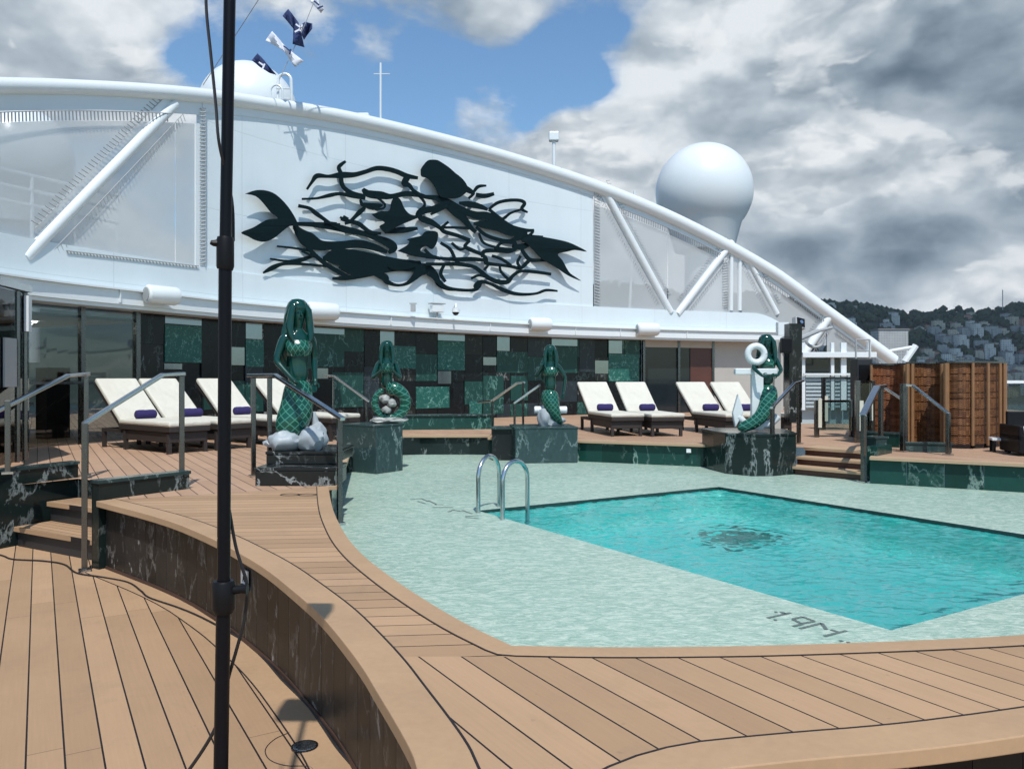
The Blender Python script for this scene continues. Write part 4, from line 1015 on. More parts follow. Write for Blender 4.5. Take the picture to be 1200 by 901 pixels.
def skin(verts, edges, levels=2):
    names = list(verts); me = bpy.data.meshes.new('tmp'); me.from_pydata([verts[k][0] for k in names], [(names.index(a),names.index(b)) for a,b in edges], [])
    o = bpy.data.objects.new('tmp', me); COL.objects.link(o)
    m = o.modifiers.new('k','SKIN'); m.use_smooth_shade = True
    sv = me.skin_vertices[0].data
    for i,k in enumerate(names):
        r_ = verts[k][1]; sv[i].radius = r_ if isinstance(r_, tuple) else (r_,r_); sv[i].use_root = (i == 0)
    s = o.modifiers.new('s','SUBSURF'); s.levels = levels; s.render_levels = levels
    bpy.context.view_layer.update(); dg = bpy.context.evaluated_depsgraph_get()
    me2 = bpy.data.meshes.new_from_object(o.evaluated_get(dg)); bpy.data.objects.remove(o); return me2
def sk_obj(name, verts, edges, mat, parent, levels=2):
    me = skin(verts, edges, levels); me.materials.clear(); me.materials.append(mat)
    for p in me.polygons: p.use_smooth = True; p.material_index = 0
    o = bpy.data.objects.new(name, me); COL.objects.link(o); o.parent = parent; return o
def chain(prefix, pts):
    v = {}; e = []
    for i, (p, r_) in enumerate(pts):
        v[prefix+str(i)] = (p, r_)
        if i: e.append((prefix+str(i-1), prefix+str(i)))
    return v, e
def upper_body(parent, J, s=1.0, mat='green'):
    """J: joints pelvis waist chest neck head, shL elL wrL shR elR wrR"""
    v = {'pelvis':(J['pelvis'],(.15*s,.12*s)),'waist':(J['waist'],(.095*s,.08*s)),'chest':(J['chest'],(.125*s,.095*s)),'upper':(J['upper'],(.09*s,.07*s)),'neck':(J['neck'],.045*s),'jaw':(J['jaw'],(.06*s,.065*s)),'head':(J['head'],(.078*s,.09*s)),'crown':(J['crown'],(.055*s,.06*s))}
    e = [('pelvis','waist'),('waist','chest'),('chest','upper'),('upper','neck'),('neck','jaw'),('jaw','head'),('head','crown')]
    for S in 'LR':
        v['sh'+S] = (J['sh'+S], .052*s); v['el'+S] = (J['el'+S], .038*s); v['wr'+S] = (J['wr'+S], .026*s); v['ha'+S] = (J['ha'+S], (.035*s,.018*s))
        e += [('upper','sh'+S),('sh'+S,'el'+S),('el'+S,'wr'+S),('wr'+S,'ha'+S)]
    b = sk_obj('body', v, e, M[mat], parent)
    # fingers and breasts/face details as smooth closed forms on the body
    for S in 'LR':
        w0 = Vector(J['wr'+S]); h0 = Vector(J['ha'+S]); dr = (h0-w0).normalized(); sd = dr.cross(Vector((0,1,0)))
        sd = sd.normalized() if sd.length > .1 else Vector((1,0,0)); mb = MB()
        for k,(o_,l_) in enumerate(((-.024,.055),(-.008,.066),(.008,.062),(.022,.048))):
            a = h0+sd*o_*s-dr*.01; mb.tube([a, a+dr*l_*.55*s, a+dr*l_*s+Vector((0,.012,-.012))*s], [.0095*s,.0085*s,.006*s], 6)
        a = w0+dr*.02*s+sd*.022*s; mb.tube([a, a+(dr*.6+sd*.7)*.035*s, a+(dr*.9+sd*.5)*.06*s], [.011*s,.009*s,.007*s], 6)
        mb.build('hand', M[mat], parent, True)
    hd = Vector(J['head']); mb = MB()
    nose = hd+Vector((0,-.088,-.02))*s; mb.tube([nose+Vector((0,.012,.035))*s, nose+Vector((0,-.012,-.004))*s, nose+Vector((0,.01,-.012))*s], [.005*s,.009*s,.007*s], 8)
    mb.build('nose', M[mat], parent, True)
    for sx in (-1,1):
        mb = MB(); mb.lathe([(.001,-.009*s),(.012*s,0),(.001,.009*s)], hd+Vector((sx*.03,-.074,.008))*s, 10); mb.build('eye', M[mat], parent, True)
    mb = MB(); mb.tube([hd+Vector((-.022,-.072,-.052))*s, hd+Vector((0,-.08,-.05))*s, hd+Vector((.022,-.072,-.052))*s], [.004*s,.008*s,.004*s], 6); mb.build('mouth', M[mat], parent, True)
    ch = Vector(J['chest']); mb = MB()
    R_ = [((ch.x,ch.y-.012*s,ch.z+dz*s), rx*s, ry*s) for dz,rx,ry in ((-.07,.118,.085),(-.05,.132,.102),(-.02,.142,.125),(.02,.148,.135),(.06,.146,.118),(.10,.132,.09))]
    loft(mb, R_, 28); mb.build('bodice', M['tail'], parent, True)
    return b
def std(px=0, py=0, z=0, s=1, lean=0, extra=None):
    J = {'pelvis':(px,py,z),'waist':(px+lean*.3,py,z+.19*s),'chest':(px+lean*.6,py,z+.37*s),'upper':(px+lean*.8,py+.01,z+.49*s),'neck':(px+lean,py,z+.58*s),'jaw':(px+lean,py-.02*s,z+.655*s),'head':(px+lean,py-.01*s,z+.735*s),'crown':(px+lean,py,z+.80*s)}
    for S,sg in (('L',-1),('R',1)):
        J['sh'+S] = (px+lean*.8+sg*.15*s,py,z+.49*s); J['el'+S] = (px+lean*.5+sg*.20*s,py-.03*s,z+.25*s); J['wr'+S] = (px+sg*.12*s,py-.17*s,z+.08*s); J['ha'+S] = (px+sg*.09*s,py-.20*s,z+.02*s)
    if extra: J.update(extra)
    return J
def loft(mb, rings, n=20, squish=None):
    vs = []
    for (c, rx, ry) in rings:
        for k in range(n):
            a = 2*math.pi*k/n; w = 1+.05*math.sin(5*a+c[2]*14)
            vs.append((c[0]+rx*w*math.cos(a), c[1]+ry*w*math.sin(a), c[2]))
    fs = [(i*n+k, i*n+(k+1)%n, (i+1)*n+(k+1)%n, (i+1)*n+k) for i in range(len(rings)-1) for k in range(n)]
    fs.append(tuple(range(n))); fs.append(tuple((len(rings)-1)*n+k for k in range(n))); mb.add(vs, fs)
def hair(parent, J, pts, s, mat='green', length=.55):
    h = Vector(J['head']); mb = MB(); R_ = []
    for (dz, rx, ry, dy, dx) in ((.155,.02,.02,.03,0),(.145,.065,.065,.03,0),(.11,.098,.10,.03,0),(.05,.118,.115,.035,0),(-.02,.122,.10,.055,0),(-.09,.118,.082,.075,-.01),(-.18,.125,.07,.085,-.02),(-.30,.13,.06,.09,-.04),(-.42,.11,.05,.095,-.06),(-.50,.075,.035,.1,-.08),(-.56,.02,.012,.1,-.09)):
        dz2 = dz if dz > -.05 else -.05+(dz+.05)*length/.55
        R_.append(((h.x+dx*s, h.y+dy*s, h.z+dz2*s), rx*s, ry*s))
    loft(mb, list(reversed(R_))); mb.build('hair', M[mat], parent, True)
    for sx in (-1,1):
        mb = MB(); mb.tube([h+Vector((sx*.055,-.052,.09))*s, h+Vector((sx*.088,-.062,.03))*s, h+Vector((sx*.098,-.055,-.05))*s, h+Vector((sx*.108,-.05,-.14))*s, h+Vector((sx*.105,-.085,-.24))*s, h+Vector((sx*.085,-.105,-.31))*s], [.022*s,.034*s,.04*s,.042*s,.03*s,.008*s], 12); mb.build('hair_lock', M[mat], parent, True)
def rocks(mb, lst):
    for (c, r_, sq, sd) in lst:
        rr = random.Random(sd); bm = bmesh.new(); bmesh.ops.create_icosphere(bm, subdivisions=3, radius=1)
        off = Vector((rr.random()*9,rr.random()*9,rr.random()*9))
        vs = [Vector((v.co.x*r_[0], v.co.y*r_[1], v.co.z*r_[2]))*(1+.34*noise.noise(v.co*1.7+off)) for v in bm.verts]
        vs = [Vector((v.x, v.y, max(v.z, -c[2]+.0)))+Vector(c) for v in vs]
        mb.add(vs, [[x.index for x in f.verts] for f in bm.faces]); bm.free()

# S1 - largest mermaid
base = D(347,525,8.1); t1 = thing('mermaid_statue', 'largest glossy green mermaid statue with long hair, standing on grey shells at the left', 'statue', (base.x,base.y,ZT+.30), R(34))
J = std(.02,0,.64,1.02, .0, {'elL':(-.215,-.02,.90),'wrL':(-.10,-.17,.72),'haL':(-.05,-.21,.66),'elR':(.20,.02,.92),'wrR':(.18,-.06,.70),'haR':(.16,-.10,.63)})
upper_body(t1, J, .96); hair(t1, J, [], .98)
v, e = chain('t', [((.02,0,.72),(.12,.10)),((.02,-.01,.60),(.165,.14)),((.0,-.04,.44),(.18,.16)),((-.06,-.07,.27),(.19,.165)),((-.12,-.08,.16),(.14,.12)),((-.05,.05,.08),(.1,.08)),((.12,.12,.06),(.07,.05))])
sk_obj('tail', v, e, M['tail'], t1)
mb = MB(); rocks(mb, [((-.17,-.16,.09),(.16,.14,.11),0,1),((.07,-.24,.10),(.13,.14,.13),0,2),((.19,-.10,.12),(.11,.13,.14),0,3),((0,.05,.05),(.28,.22,.08),0,4)])
mb.build('shells', M['stone'], t1, True)
v, e = chain('f', [((.20,-.08,.12),.05),((.19,-.05,.24),.045),((.17,-.04,.38),.02)]); sk_obj('tail_fin', v, e, M['stone'], t1)

# S2 - crouching mermaid with curled tail
base = D(455,495,11.75); t2 = thing('mermaid_statue', 'crouching green mermaid statue, tail curled in a ring around white shells', 'statue', (base.x,base.y,.93), R(10))
J = std(-.02,.02,.50,.82,.0,{'elL':(-.24,-.06,.66),'wrL':(-.10,-.20,.78),'haL':(-.05,-.20,.86),'elR':(.18,-.06,.66),'wrR':(.06,-.2,.78),'haR':(.03,-.2,.86)})
upper_body(t2, J, .82); hair(t2, J, [((.0,.06,.96),.07),((.02,.07,.84),.05)], .85)
pts = []
for k in range(11):
    a = R(75-k*32); rr = .22; pts.append(((.03+rr*1.08*math.cos(a), -.06-.02*k/10, .30+rr*math.sin(a)*1.05), .11-.0065*k))
v, e = chain('t', [((-.02,.02,.52),.14)]+pts); sk_obj('tail', v, e, M['tail'], t2)
mb = MB(); rocks(mb, [((-.05,-.1,.36),(.08,.07,.07),0,5),((.05,-.14,.30),(.07,.07,.06),0,6),((-.03,-.14,.20),(.07,.06,.05),0,7),((0,.0,.05),(.3,.2,.06),0,8)]); mb.build('shells', paint('pale shell',(.30,.31,.29),.45,.5,9), t2, True)

# S3 - central mermaid
base = D(645,501,13.1); t3 = thing('mermaid_statue', 'green mermaid statue above the central square plinth, white cylinder behind her tail', 'statue', (base.x,base.y,.81), 0)
J = std(0,0,.56,.88,.0,{'elL':(-.25,-.02,.80),'wrL':(-.16,-.12,.96),'haL':(-.13,-.12,1.03),'elR':(.25,.0,.80),'wrR':(.22,-.02,.56),'haR':(.20,-.05,.49)})
upper_body(t3, J, .88); hair(t3, J, [((.0,.06,1.05),.08),((.0,.07,.9),.05)], .9)
v, e = chain('t', [((0,0,.60),(.13,.12)),((-.02,-.02,.50),(.17,.15)),((.0,-.06,.36),(.165,.15)),((.06,-.09,.20),(.12,.11)),((.13,-.08,.08),(.07,.06)),((.18,.04,.04),.05)]); sk_obj('tail', v, e, M['tail'], t3)
mb = MB(); mb.tube([(-.27,.05,.26),(-.26,.05,.26),(.27,.03,.26),(.28,.03,.26)], [.045,.06,.06,.045], 14); mb.build('cylinder', M['white2'], t3, True)
mb = MB(); rocks(mb, [((-.08,-.02,.12),(.14,.13,.2),0,11),((.05,.04,.06),(.2,.16,.1),0,12)]); mb.build('rock', M['stone'], t3, True)

# S4 - anchor mermaid
base = D(888,507,11.6); t4 = thing('mermaid_statue', 'green mermaid statue holding a tall white anchor beside the far right steps', 'statue', (base.x,base.y,.82), 0)
J = std(.15,.06,.66,.85,.0,{'elL':(-.10,-.10,.93),'wrL':(-.02,-.24,.82),'haL':(.05,-.26,.80),'elR':(.34,-.02,.90),'wrR':(.22,-.22,.82),'haR':(.15,-.25,.82)})
upper_body(t4, J, .88); hair(t4, J, [((.18,.13,1.12),.09),((.22,.13,.96),.06),((.24,.1,.82),.03)], .95)
v, e = chain('t', [((.15,.06,.68),(.13,.12)),((.15,.03,.58),(.16,.15)),((.14,-.04,.42),(.15,.14)),((.06,-.10,.26),(.12,.11)),((-.08,-.14,.14),(.10,.08)),((-.24,-.14,.07),(.09,.05)),((-.34,-.12,.04),(.05,.03))]); sk_obj('tail', v, e, M['tail'], t4)
an = MB(); an.box((-.02,-.02,.45), (.17,.10,.86)); an.box((-.04,-.02,.875), (.62,.11,.09))
RC = Vector((-.05,-.08,1.13))
ring = [RC+Vector((.12*math.cos(a),0,.12*math.sin(a))) for a in [2*math.pi*k/24 for k in range(25)]]; an.tube(ring, .048, 12, False)
an.add([(-.34,-.05,.05),(-.22,-.05,.28),(-.30,-.05,.55),(-.38,-.05,.26),(-.34,.03,.05),(-.22,.03,.28),(-.30,.03,.55),(-.38,.03,.26)], [(0,1,2,3),(7,6,5,4),(0,4,5,1),(1,5,6,2),(2,6,7,3),(3,7,4,0)])
an.tube([(-.02,0,.08),(-.18,0,.10),(-.30,0,.22)], .06, 10)
an.tube([(-.02,0,.08),(.18,0,.10),(.30,0,.22)], .06, 10)
an.build('anchor', paint('anchor white',(.62,.66,.66),.35,.08,4), t4, bevel=.012)

# ------------------------------------------------------------------ right side: columns, lattice house, cabins
t = thing('marble_column', 'dark marble column with a small box lamp behind the anchor mermaid', 'column')
a = D(921,0,13.2); mb = MB(); mb.box((a.x+.12,a.y,(ZT+2.22)/2), (.21,.25,2.22-ZT)); mb.v = [(x,y,z+ZT/2) for x,y,z in mb.v]; mb.build('shaft', M['m_dark'], t)
b = D(910,0,13.1); mb = MB(); mb.box((b.x,b.y,ZT+.83), (.10,.12,1.66)); mb.build('side_post', M['beige'], t)
c = D(921,405,12.95); mb = MB(); mb.box(c, (.16,.12,.24)); mb.build('box_lamp', M['black'], t, bevel=.01)
t = thing('spotlight', 'square black faced floodlight tilted above the eave end at right', 'floodlight', D(936,379,15))
Mx = Matrix.Rotation(.35,3,'Z')@Matrix.Rotation(-.3,3,'X')@Matrix.Rotation(.2,3,'Y')
mb = MB(); mb.box((0,0,0), (.22,.12,.22), 0, Mx); mb.build('housing', M['grey'], t, bevel=.01)
mb = MB(); mb.box(Mx@Vector((0,-.065,0)), (.17,.012,.17), 0, Mx); mb.build('lamp_face', M['black'], t)
mb = MB(); p_ = Mx@Vector((0,-.075,0)); mb.tube([p_, p_+Mx@Vector((0,-.015,0))], .035, 16); mb.build('lens', M['steel'], t, True)
mb = MB(); mb.tube([(-.1,.05,-.1),(-.2,.1,-.25),(-.3,.1,-.3)], .035, 8); mb.box((-.28,.1,-.1), (.2,.15,.25)); mb.build('bracket', M['white2'], t)
t = thing('davit_arm', 'grey tubular arm reaching from the marble column to the right strut', 'arm')
mb = MB(); mb.tube([D(925,402,13.5), D(958,388,15)], .045, 8); mb.tube([D(958,388,15), D(975,384,15.5)], .03, 8)
mb.tube([D(955,392,15)+Vector((.16*math.cos(a),0,-.12+.12*math.sin(a))) for a in [math.pi+math.pi*k/8 for k in range(9)]], .03, 8); mb.build('tube', M['grey'], t, True)
# white framed house with louvres
t = thing('white_stairhouse', 'white framed structure with louvred panels and dark windows behind the far right steps', 'structure')
d0 = 17.5
mb = MB(); a = D(938,0,d0); b = D(1024,0,d0); mb.box(((a.x+b.x)/2,d0,D(0,416,d0).z), (b.x-a.x,.3,.12)); mb.build('top_beam', M['white2'], t, bevel=.01)
for x in (941,975,988,1018):
    q = D(x,0,d0); mb = MB(); mb.box((q.x,q.y,(ZT+2.1)/2+.3), (.07 if x != 988 else .12,.08,1.5)); mb.build('post', M['white2'], t)
for (x0,x1) in ((944,972),(978,984),(993,1015)):
    a = D(x0,437,d0); b = D(x1,421,d0); mb = MB(); mb.box(((a.x+b.x)/2,d0+.03,(a.z+b.z)/2), (b.x-a.x,.03,b.z-a.z)); mb.build('window', M['dglass'], t)
    mb = MB()
    for k in range(9):
        z = D(0,441+k*4.4,d0).z; mb.box(((a.x+b.x)/2,d0,z), (b.x-a.x,.04,.05))
    mb.build('louvres', M['lat'], t)
a = D(940,0,d0); b = D(1020,0,d0); mb = MB(); mb.box(((a.x+b.x)/2,d0+.2,1.3), (b.x-a.x,.1,1.5)); mb.build('back_panel', M['lat'], t)
mb = MB(); mb.box(((a.x+b.x)/2,d0-.1,D(0,438.5,d0).z), (b.x-a.x,.05,.04)); mb.build('mid_beam', M['white2'], t)
# wire basket on posts
t = thing('railing_basket', 'thin steel railing frame above the white structure near the arch end', 'railing')
mb = MB()
for x in (1003,1019): mb.tube([D(x,398,16),D(x,425,16)], .02, 6)
for y in (398,411,424): mb.tube([D(1003,y,16),D(1019,y,16)], .015, 6)
mb.build('frame', M['grey'], t)
# glass fence panel above the steps
def glass_fence(x0, x1, d, ztop, label, mat='glass', post='steel_dark'):
    t = thing('glass_fence', label, 'glass fence'); a = D(x0,0,d); b = D(x1,0,d+.1)
    mb = MB(); mb.box(((a.x+b.x)/2,(a.y+b.y)/2,(ZT+.1+ztop)/2), (b.x-a.x-.06,.014,ztop-ZT-.12)); mb.build('glass_pane', M[mat], t)
    for p in (a,b): mb = MB(); mb.box((p.x,p.y,(ZT+ztop)/2), (.07,.07,ztop-ZT)); mb.build('post', M[post], t, bevel=.005)
    mb = MB(); mb.flatbar([(a.x,a.y,ztop-.02),(b.x,b.y,ztop-.02)], .05, .04); mb.build('top_rail', M[post], t)
    mb = MB(); mb.box((a.x+.04,a.y-.045,ZT+.42), (.06,.02,.5)); mb.box((b.x-.03,b.y-.045,ZT+.5), (.04,.02,.3)); mb.build('clamp', paint('ivory clamp',(.6,.6,.5),.5), t)
glass_fence(957,998,13.6,1.22,'low glass fence with ivory clamps at the top of the far right steps')
glass_fence(965,1001,15.6,1.62,'taller glass fence standing behind the far right steps', 'glass')
glass_fence(1005,1022,12.4,1.56,'dark narrow glass fence beside the left wicker cabin','glass_dark')
t = thing('dark_cabinet', 'dark tall cabinet beside the glass fence and wicker cabin', 'cabinet'); a = D(1009,0,13.6)
mb = MB(); mb.box((a.x,a.y,ZT+.68), (.26,.3,1.36)); mb.build('body', M['int_dark'], t, bevel=.02)
mb = MB(); mb.box((a.x,a.y-.16,ZT+.7), (.2,.02,1.1)); mb.build('door', M['black'], t)
# wicker cabins
def wicker(xs, ds, z1, mat, label, poles, nm='wicker_cabin', z0=ZT+.03):
    t = thing(nm, label, 'wicker cabin')
    P = [D(x,0,d) for x,d in zip(xs,ds)]; C = catmull([(p.x,p.y) for p in P], 4)
    mb = MB(); ribbon(mb, [tuple(c) for c in C], [(c[0]+.02,c[1]+.05) for c in C], z0, z1); mb.build('woven_wall', M[mat], t)
    mb = MB(); ribbon(mb, [(c[0],c[1]-.04) for c in C], [(c[0]+.02,c[1]+.08) for c in C], z1, z1+.025); mb.build('top_rail', M['steel_dark'], t)
    for (x,d,r_) in poles:
        q = D(x,0,d-.03); mb = MB(); mb.tube([(q.x,q.y,z0-.02),(q.x,q.y,z1-.002)], r_, 8); mb.build('cane_pole', M['cane'], t, True)
    mb = MB()
    for k in range(1,int((z1-z0)/.13)):
        zz = z0+k*.13+random.uniform(-.025,.025); mb.tube([(c[0],c[1]-.010,zz) for c in C], .004, 5)
    mb.build('weave_band', M[mat], t, True)
    # inside walls so the cabin has depth
    a, b = Vector(C[0]), Vector(C[-1]); a2 = a*1.16; b2 = b*1.16
    mb = MB(); ribbon(mb, [tuple(a), tuple(a2)], [tuple(a+Vector((.03,0))), tuple(a2+Vector((.03,0)))], z0, z1-.03); mb.build('side_wall', M[mat], t)
    mb = MB(); ribbon(mb, [tuple(b), tuple(b2)], [tuple(b-Vector((.03,0))), tuple(b2-Vector((.03,0)))], z0, z1-.03); mb.build('side_wall', M[mat], t)
    mb = MB(); ribbon(mb, [tuple(a2), tuple(b2)], [tuple(a2+Vector((0,.04))), tuple(b2+Vector((0,.04)))], z0, z1-.03); mb.build('rear_wall', M[mat], t)
    return t
ZC = 1.82
wicker([1021,1035,1050,1061],[12.6,12.7,12.6,12.3], ZC-.01, 'wicker_red', 'red brown woven wicker cabin wall at the left, partly behind the handrails', [(1021,12.6,.02),(1060,12.3,.02)])
wicker([1063,1080,1095,1107],[11.9,12.05,12.0,11.8], ZC, 'wicker', 'middle woven wicker cabin wall with pale cane poles', [(1063.5,11.9,.03),(1069,11.95,.03),(1104,11.82,.03)])
tw_ = wicker([1108,1130,1155,1178],[11.5,11.35,11.45,11.8], ZC, 'wicker', 'golden brown woven wicker cabin at the right end, nearest the black table', [(1109,11.48,.04),(1140,11.36,.022),(1158,11.42,.022),(1172,11.6,.022),(1177,11.75,.035)], z0=ZT+.07)
mb = MB()
for (x,d) in ((1112,11.5),(1140,11.45),(1156,11.5),(1174,11.9)):
    q = D(x,0,d+.05); mb.lathe([(.03,0),(.03,.07)], (q.x,q.y,ZT), 10)
mb.build('castor', M['black'], tw_)
# outboard railing, tables
t = thing('outboard_railing', 'white outboard railing at the right edge behind the wicker cabins', 'railing')
mb = MB(); mb.box((11.5,19.5,D(0,447.5,19.5).z), (6.0,.08,.07)); mb.build('top_rail', M['white2'], t)
mb = MB()
for x in (8.8,10.4,12,13.6): mb.box((x,19.5,1.0), (.06,.06,.95))
mb.build('post', M['white2'], t)
mb = MB(); mb.box((11.5,19.5,1.0), (6,.015,.8)); mb.build('glass_pane', M['glass'], t)
def table(c, size, h, label, top='white2', leg='black', solid=False):
    t = thing('side_table', label, 'table', (c[0],c[1],ZT), R(-20))
    mb = MB(); mb.box((0,0,h-.02), (size,size,.035)); mb.build('table_top', M[top], t, bevel=.006)
    if solid: mb = MB(); mb.box((0,0,(h-.05)/2+.01), (size*.96,size*.96,h-.07)); mb.build('cabinet', M[leg], t, bevel=.01)
    else:
        for x in (-1,1):
            for y in (-1,1): mb = MB(); mb.box((x*(size/2-.03),y*(size/2-.03),(h-.04)/2), (.035,.035,h-.04)); mb.build('leg', M[leg], t)
q = D(1172,0,10.9); table((q.x,q.y), .24, .20, 'small low black side table with a white top beside the golden wicker cabin')
t = thing('armchair', 'black boxy armchair with white cushion cut off by the right edge', 'armchair', (D(1212,0,10.5).x,10.5,ZT), R(-10))
mb = MB(); mb.box((0,0,.16), (.62,.6,.24)); mb.box((-.28,0,.3), (.06,.6,.2)); mb.build('base', M['black'], t, bevel=.015)
mb = MB(); mb.box((.03,0,.32), (.5,.52,.09)); mb.build('cushion', M['wcloth'], t, bevel=.03)
mb = MB(); mb.box((.05,.28,.42), (.56,.06,.3)); mb.build('backrest', M['black'], t, bevel=.015)
t = thing('crane_boom', 'white crane boom tip rising above the wicker cabins', 'crane')
mb = MB(); mb.tube([D(1040,412,27), D(1068,407,27)], .06, 8); mb.tube([D(1060,424,27), D(1073,405,27)], .11, 8); mb.tube([D(1064,411,27),D(1062,426,27)], .07, 8); mb.build('boom', M['white2'], t, True)
mb = MB(); mb.tube([D(1060,426,27), D(1056,600,27)], .15, 8); mb.build('pillar', M['white2'], t, True)

# glass booth at far left
t = thing('glass_booth', 'dark glass booth with steel corner frame cut off by the left edge', 'glass booth')
z1 = 2.66; P0 = D(29,0,9.3); P1 = D(-75,0,7.4); P2 = P1+Vector((-1.3,1.2,0)); P3 = P0+Vector((-1.1,1.4,0))
def gl_seg(a, b, nm, mat, z0, zz, th):
    mb = MB(); c = (a+b)/2; mb.box((c.x,c.y,(z0+zz)/2), ((b-a).length,th,zz-z0), math.atan2(b.y-a.y,b.x-a.x)); return mb.build(nm, M[mat], t)
for a_, b_ in ((P1,P0),(P0,P3),(P2,P1)):
    gl_seg(a_, b_, 'glass_pane', 'glass_dark', ZT+.06, z1-.06, .015); gl_seg(a_, b_, 'top_frame', 'steel', z1-.04, z1+.04, .09)
e_ = (P0-P1).normalized(); f_ = Vector((-e_.y,e_.x,0))
gl_seg(P1+f_*.5-e_*.3, P0+f_*.5-e_*.35, 'inner_core', 'int_dark', ZT, z1-.25, .3)
for q_ in (P0, P1, P3, P0-e_*.22): mb = MB(); mb.box((q_.x,q_.y,(ZT+z1)/2), (.06,.06,z1-ZT-.1), .5); mb.build('post', M['steel_dark'], t, bevel=.005)
q_ = P0-e_*.5-f_*.03; mb = MB(); mb.box((q_.x,q_.y,ZT+1.2), (.3,.02,.55), math.atan2(e_.y,e_.x)); mb.build('panel', M['grey'], t)
q_ = P0-e_*.03-f_*.05; mb = MB(); mb.box((q_.x,q_.y,z1-.3), (.09,.05,.42), math.atan2(e_.y,e_.x)); mb.build('corner_lamp', M['white2'], t)

# ------------------------------------------------------------------ foreground pole, cables
PX, PY_ = -.644, 1.76
t = thing('stand_pole', 'tall black telescopic stand pole with collar clamps in the foreground', 'stand')
def pp_(px, py): return D(px, py, PY_)
top = pp_(271,-40); base = pp_(258,901); dirp = (top-base)
ft = base+dirp*((0-base.z)/dirp.z); tp = base+dirp*((3.25-base.z)/dirp.z)
c1 = pp_(264,300); c2 = pp_(262,700)
mb = MB(); mb.tube([ft, c2], .0158, 20); mb.build('lower_tube', M['blackm'], t, True)
mb = MB(); mb.tube([c2, c1], .0143, 20); mb.build('middle_tube', M['blackm'], t, True)
mb = MB(); mb.tube([c1, tp], .0130, 20); mb.build('upper_tube', M['blackm'], t, True)
mb = MB(); mb.tube([pp_(264,278), pp_(264,282), pp_(264,312), pp_(263.5,316)], [.017,.019,.019,.017], 20); k_ = mb.build('collar', M['black'], t, True)
mb = MB(); mb.tube([pp_(262,285), pp_(252,286)+Vector((0,-.01,0)), pp_(249,285)+Vector((0,-.012,0))], [.010,.007,.005], 8); mb.build('knob', M['black'], k_, True)
mb = MB(); mb.tube([pp_(262,680), pp_(262,683), pp_(262,712), pp_(262,718)], [.022,.025,.025,.020], 20); k_ = mb.build('collar', M['black'], t, True)
mb = MB(); mb.tube([pp_(266,692), pp_(284,690), pp_(290,690)], [.010,.010,.012], 10); mb.build('knob', M['black'], k_, True)
for k in range(3):
    a = R(200+120*k); mb = MB(); mb.tube([ft+Vector((0,0,.28)), ft+Vector((.38*math.cos(a),.38*math.sin(a),.012))], .011, 8); mb.build('leg', M['black'], t, True)
t = thing('lamp_head', 'black lamp head clamped at the top of the stand, above the photo', 'lamp', tp)
mb = MB(); mb.box((0,.0,.06), (.26,.16,.18)); mb.build('housing', M['black'], t, bevel=.02)
mb = MB(); mb.box((0,-.085,.06), (.22,.012,.14)); mb.build('lens', M['dglass'], t)
def cable(pts, r_, label):
    C = catmull([tuple(p) for p in pts], 6); mb = MB(); mb.tube(C, r_, 6); tag(mb.build('cable', M['rubber'], smooth=True), label, 'cable')
off = Vector((0,-.03,0))
cable([pp_(247,-30)+off, pp_(248,20)+off, pp_(253,70)+off, pp_(259,130)+off, pp_(263,175)+off, pp_(266,230)-off, pp_(268,280)-off], .0035, 'black cable hanging beside the upper part of the stand pole')
cable([pp_(263,600)-off, pp_(270,640)-off, pp_(277,665)-off, pp_(284,690)-off, pp_(281,730)-off, pp_(272,765)-off, pp_(262,800)+off*-1, pp_(250,850)-off, pp_(232,885)-off, pp_(200,930)-off], .0040, 'black cable looping from the lower clamp of the stand pole')
cable([G(x,y,.008) for x,y in ((-40,643),(0,650),(15,655),(50,657),(75,661),(90,671),(120,676),(150,682),(165,692),(175,700),(210,712),(240,725),(285,750),(310,772),(330,795),(360,825),(378,850),(395,875),(420,905),(440,940))], .007, 'black cable snaking across the lower deck along the marble wall')
# deck drain with curved seam, sign plate, grille, small ring inlays
q = G(357,875,0); mb = MB()
mb.lathe([(.058,.0),(.058,.006),(.05,.007)], (q.x,q.y,0), 28)
t = thing('floor_drain', 'round perforated metal drain set in the lower deck planks', 'drain'); mb.build('ring', M['steel_dark'], t)
mb = MB()
for k in range(-4,5):
    w_ = math.sqrt(max(0,.048**2-(k*.011)**2)); mb.box((q.x,q.y+k*.011,.008), (w_*2,.005,.004))
mb.build('grate', M['steel'], t)
cs = [G(340,858,0),G(322,866,0),G(311,878,0),G(316,890,0),G(335,897,0),G(362,898,0),G(368,905,0)]
mb = MB(); mb.tube([(p[0],p[1],.0015) for p in catmull([tuple(c_) for c_ in cs],5)], .0022, 4); tag(mb.build('deck_seam', M['seam']), 'thin curved seam around the round deck drain', 'seam')
# sign plate on the marble skirt
def near_skirt(px):
    best = None
    for i in range(len(SK)-1):
        a, b = Vector(SK[i]), Vector(SK[i+1])
        fa = a.x-(px-600)/F*a.y; fb = b.x-(px-600)/F*b.y
        if fa*fb <= 0: tt = fa/(fa-fb); p = a+(b-a)*tt; dd = (b-a).normalized(); return p, dd
p, dd = near_skirt(289); ang = math.atan2(dd.y, dd.x); nn = Vector((dd.y,-dd.x))
if nn.y > 0: nn = -nn
zc = H-(679-HY)/F*p.y
t = thing('sign_plate', 'small white sign plate with a dark letter on the marble side wall', 'sign', (p.x+nn.x*.012,p.y+nn.y*.012,zc), ang)
sx = 1 if abs(ang) < math.pi/2 else -1
mb = MB(); mb.box((0,0,0), (.12,.008,.125)); mb.build('plate', M['white2'], t)
mb = MB()
sgn = -1 if (Matrix.Rotation(ang,2)@Vector((0,-1))).dot(nn) > 0 else 1
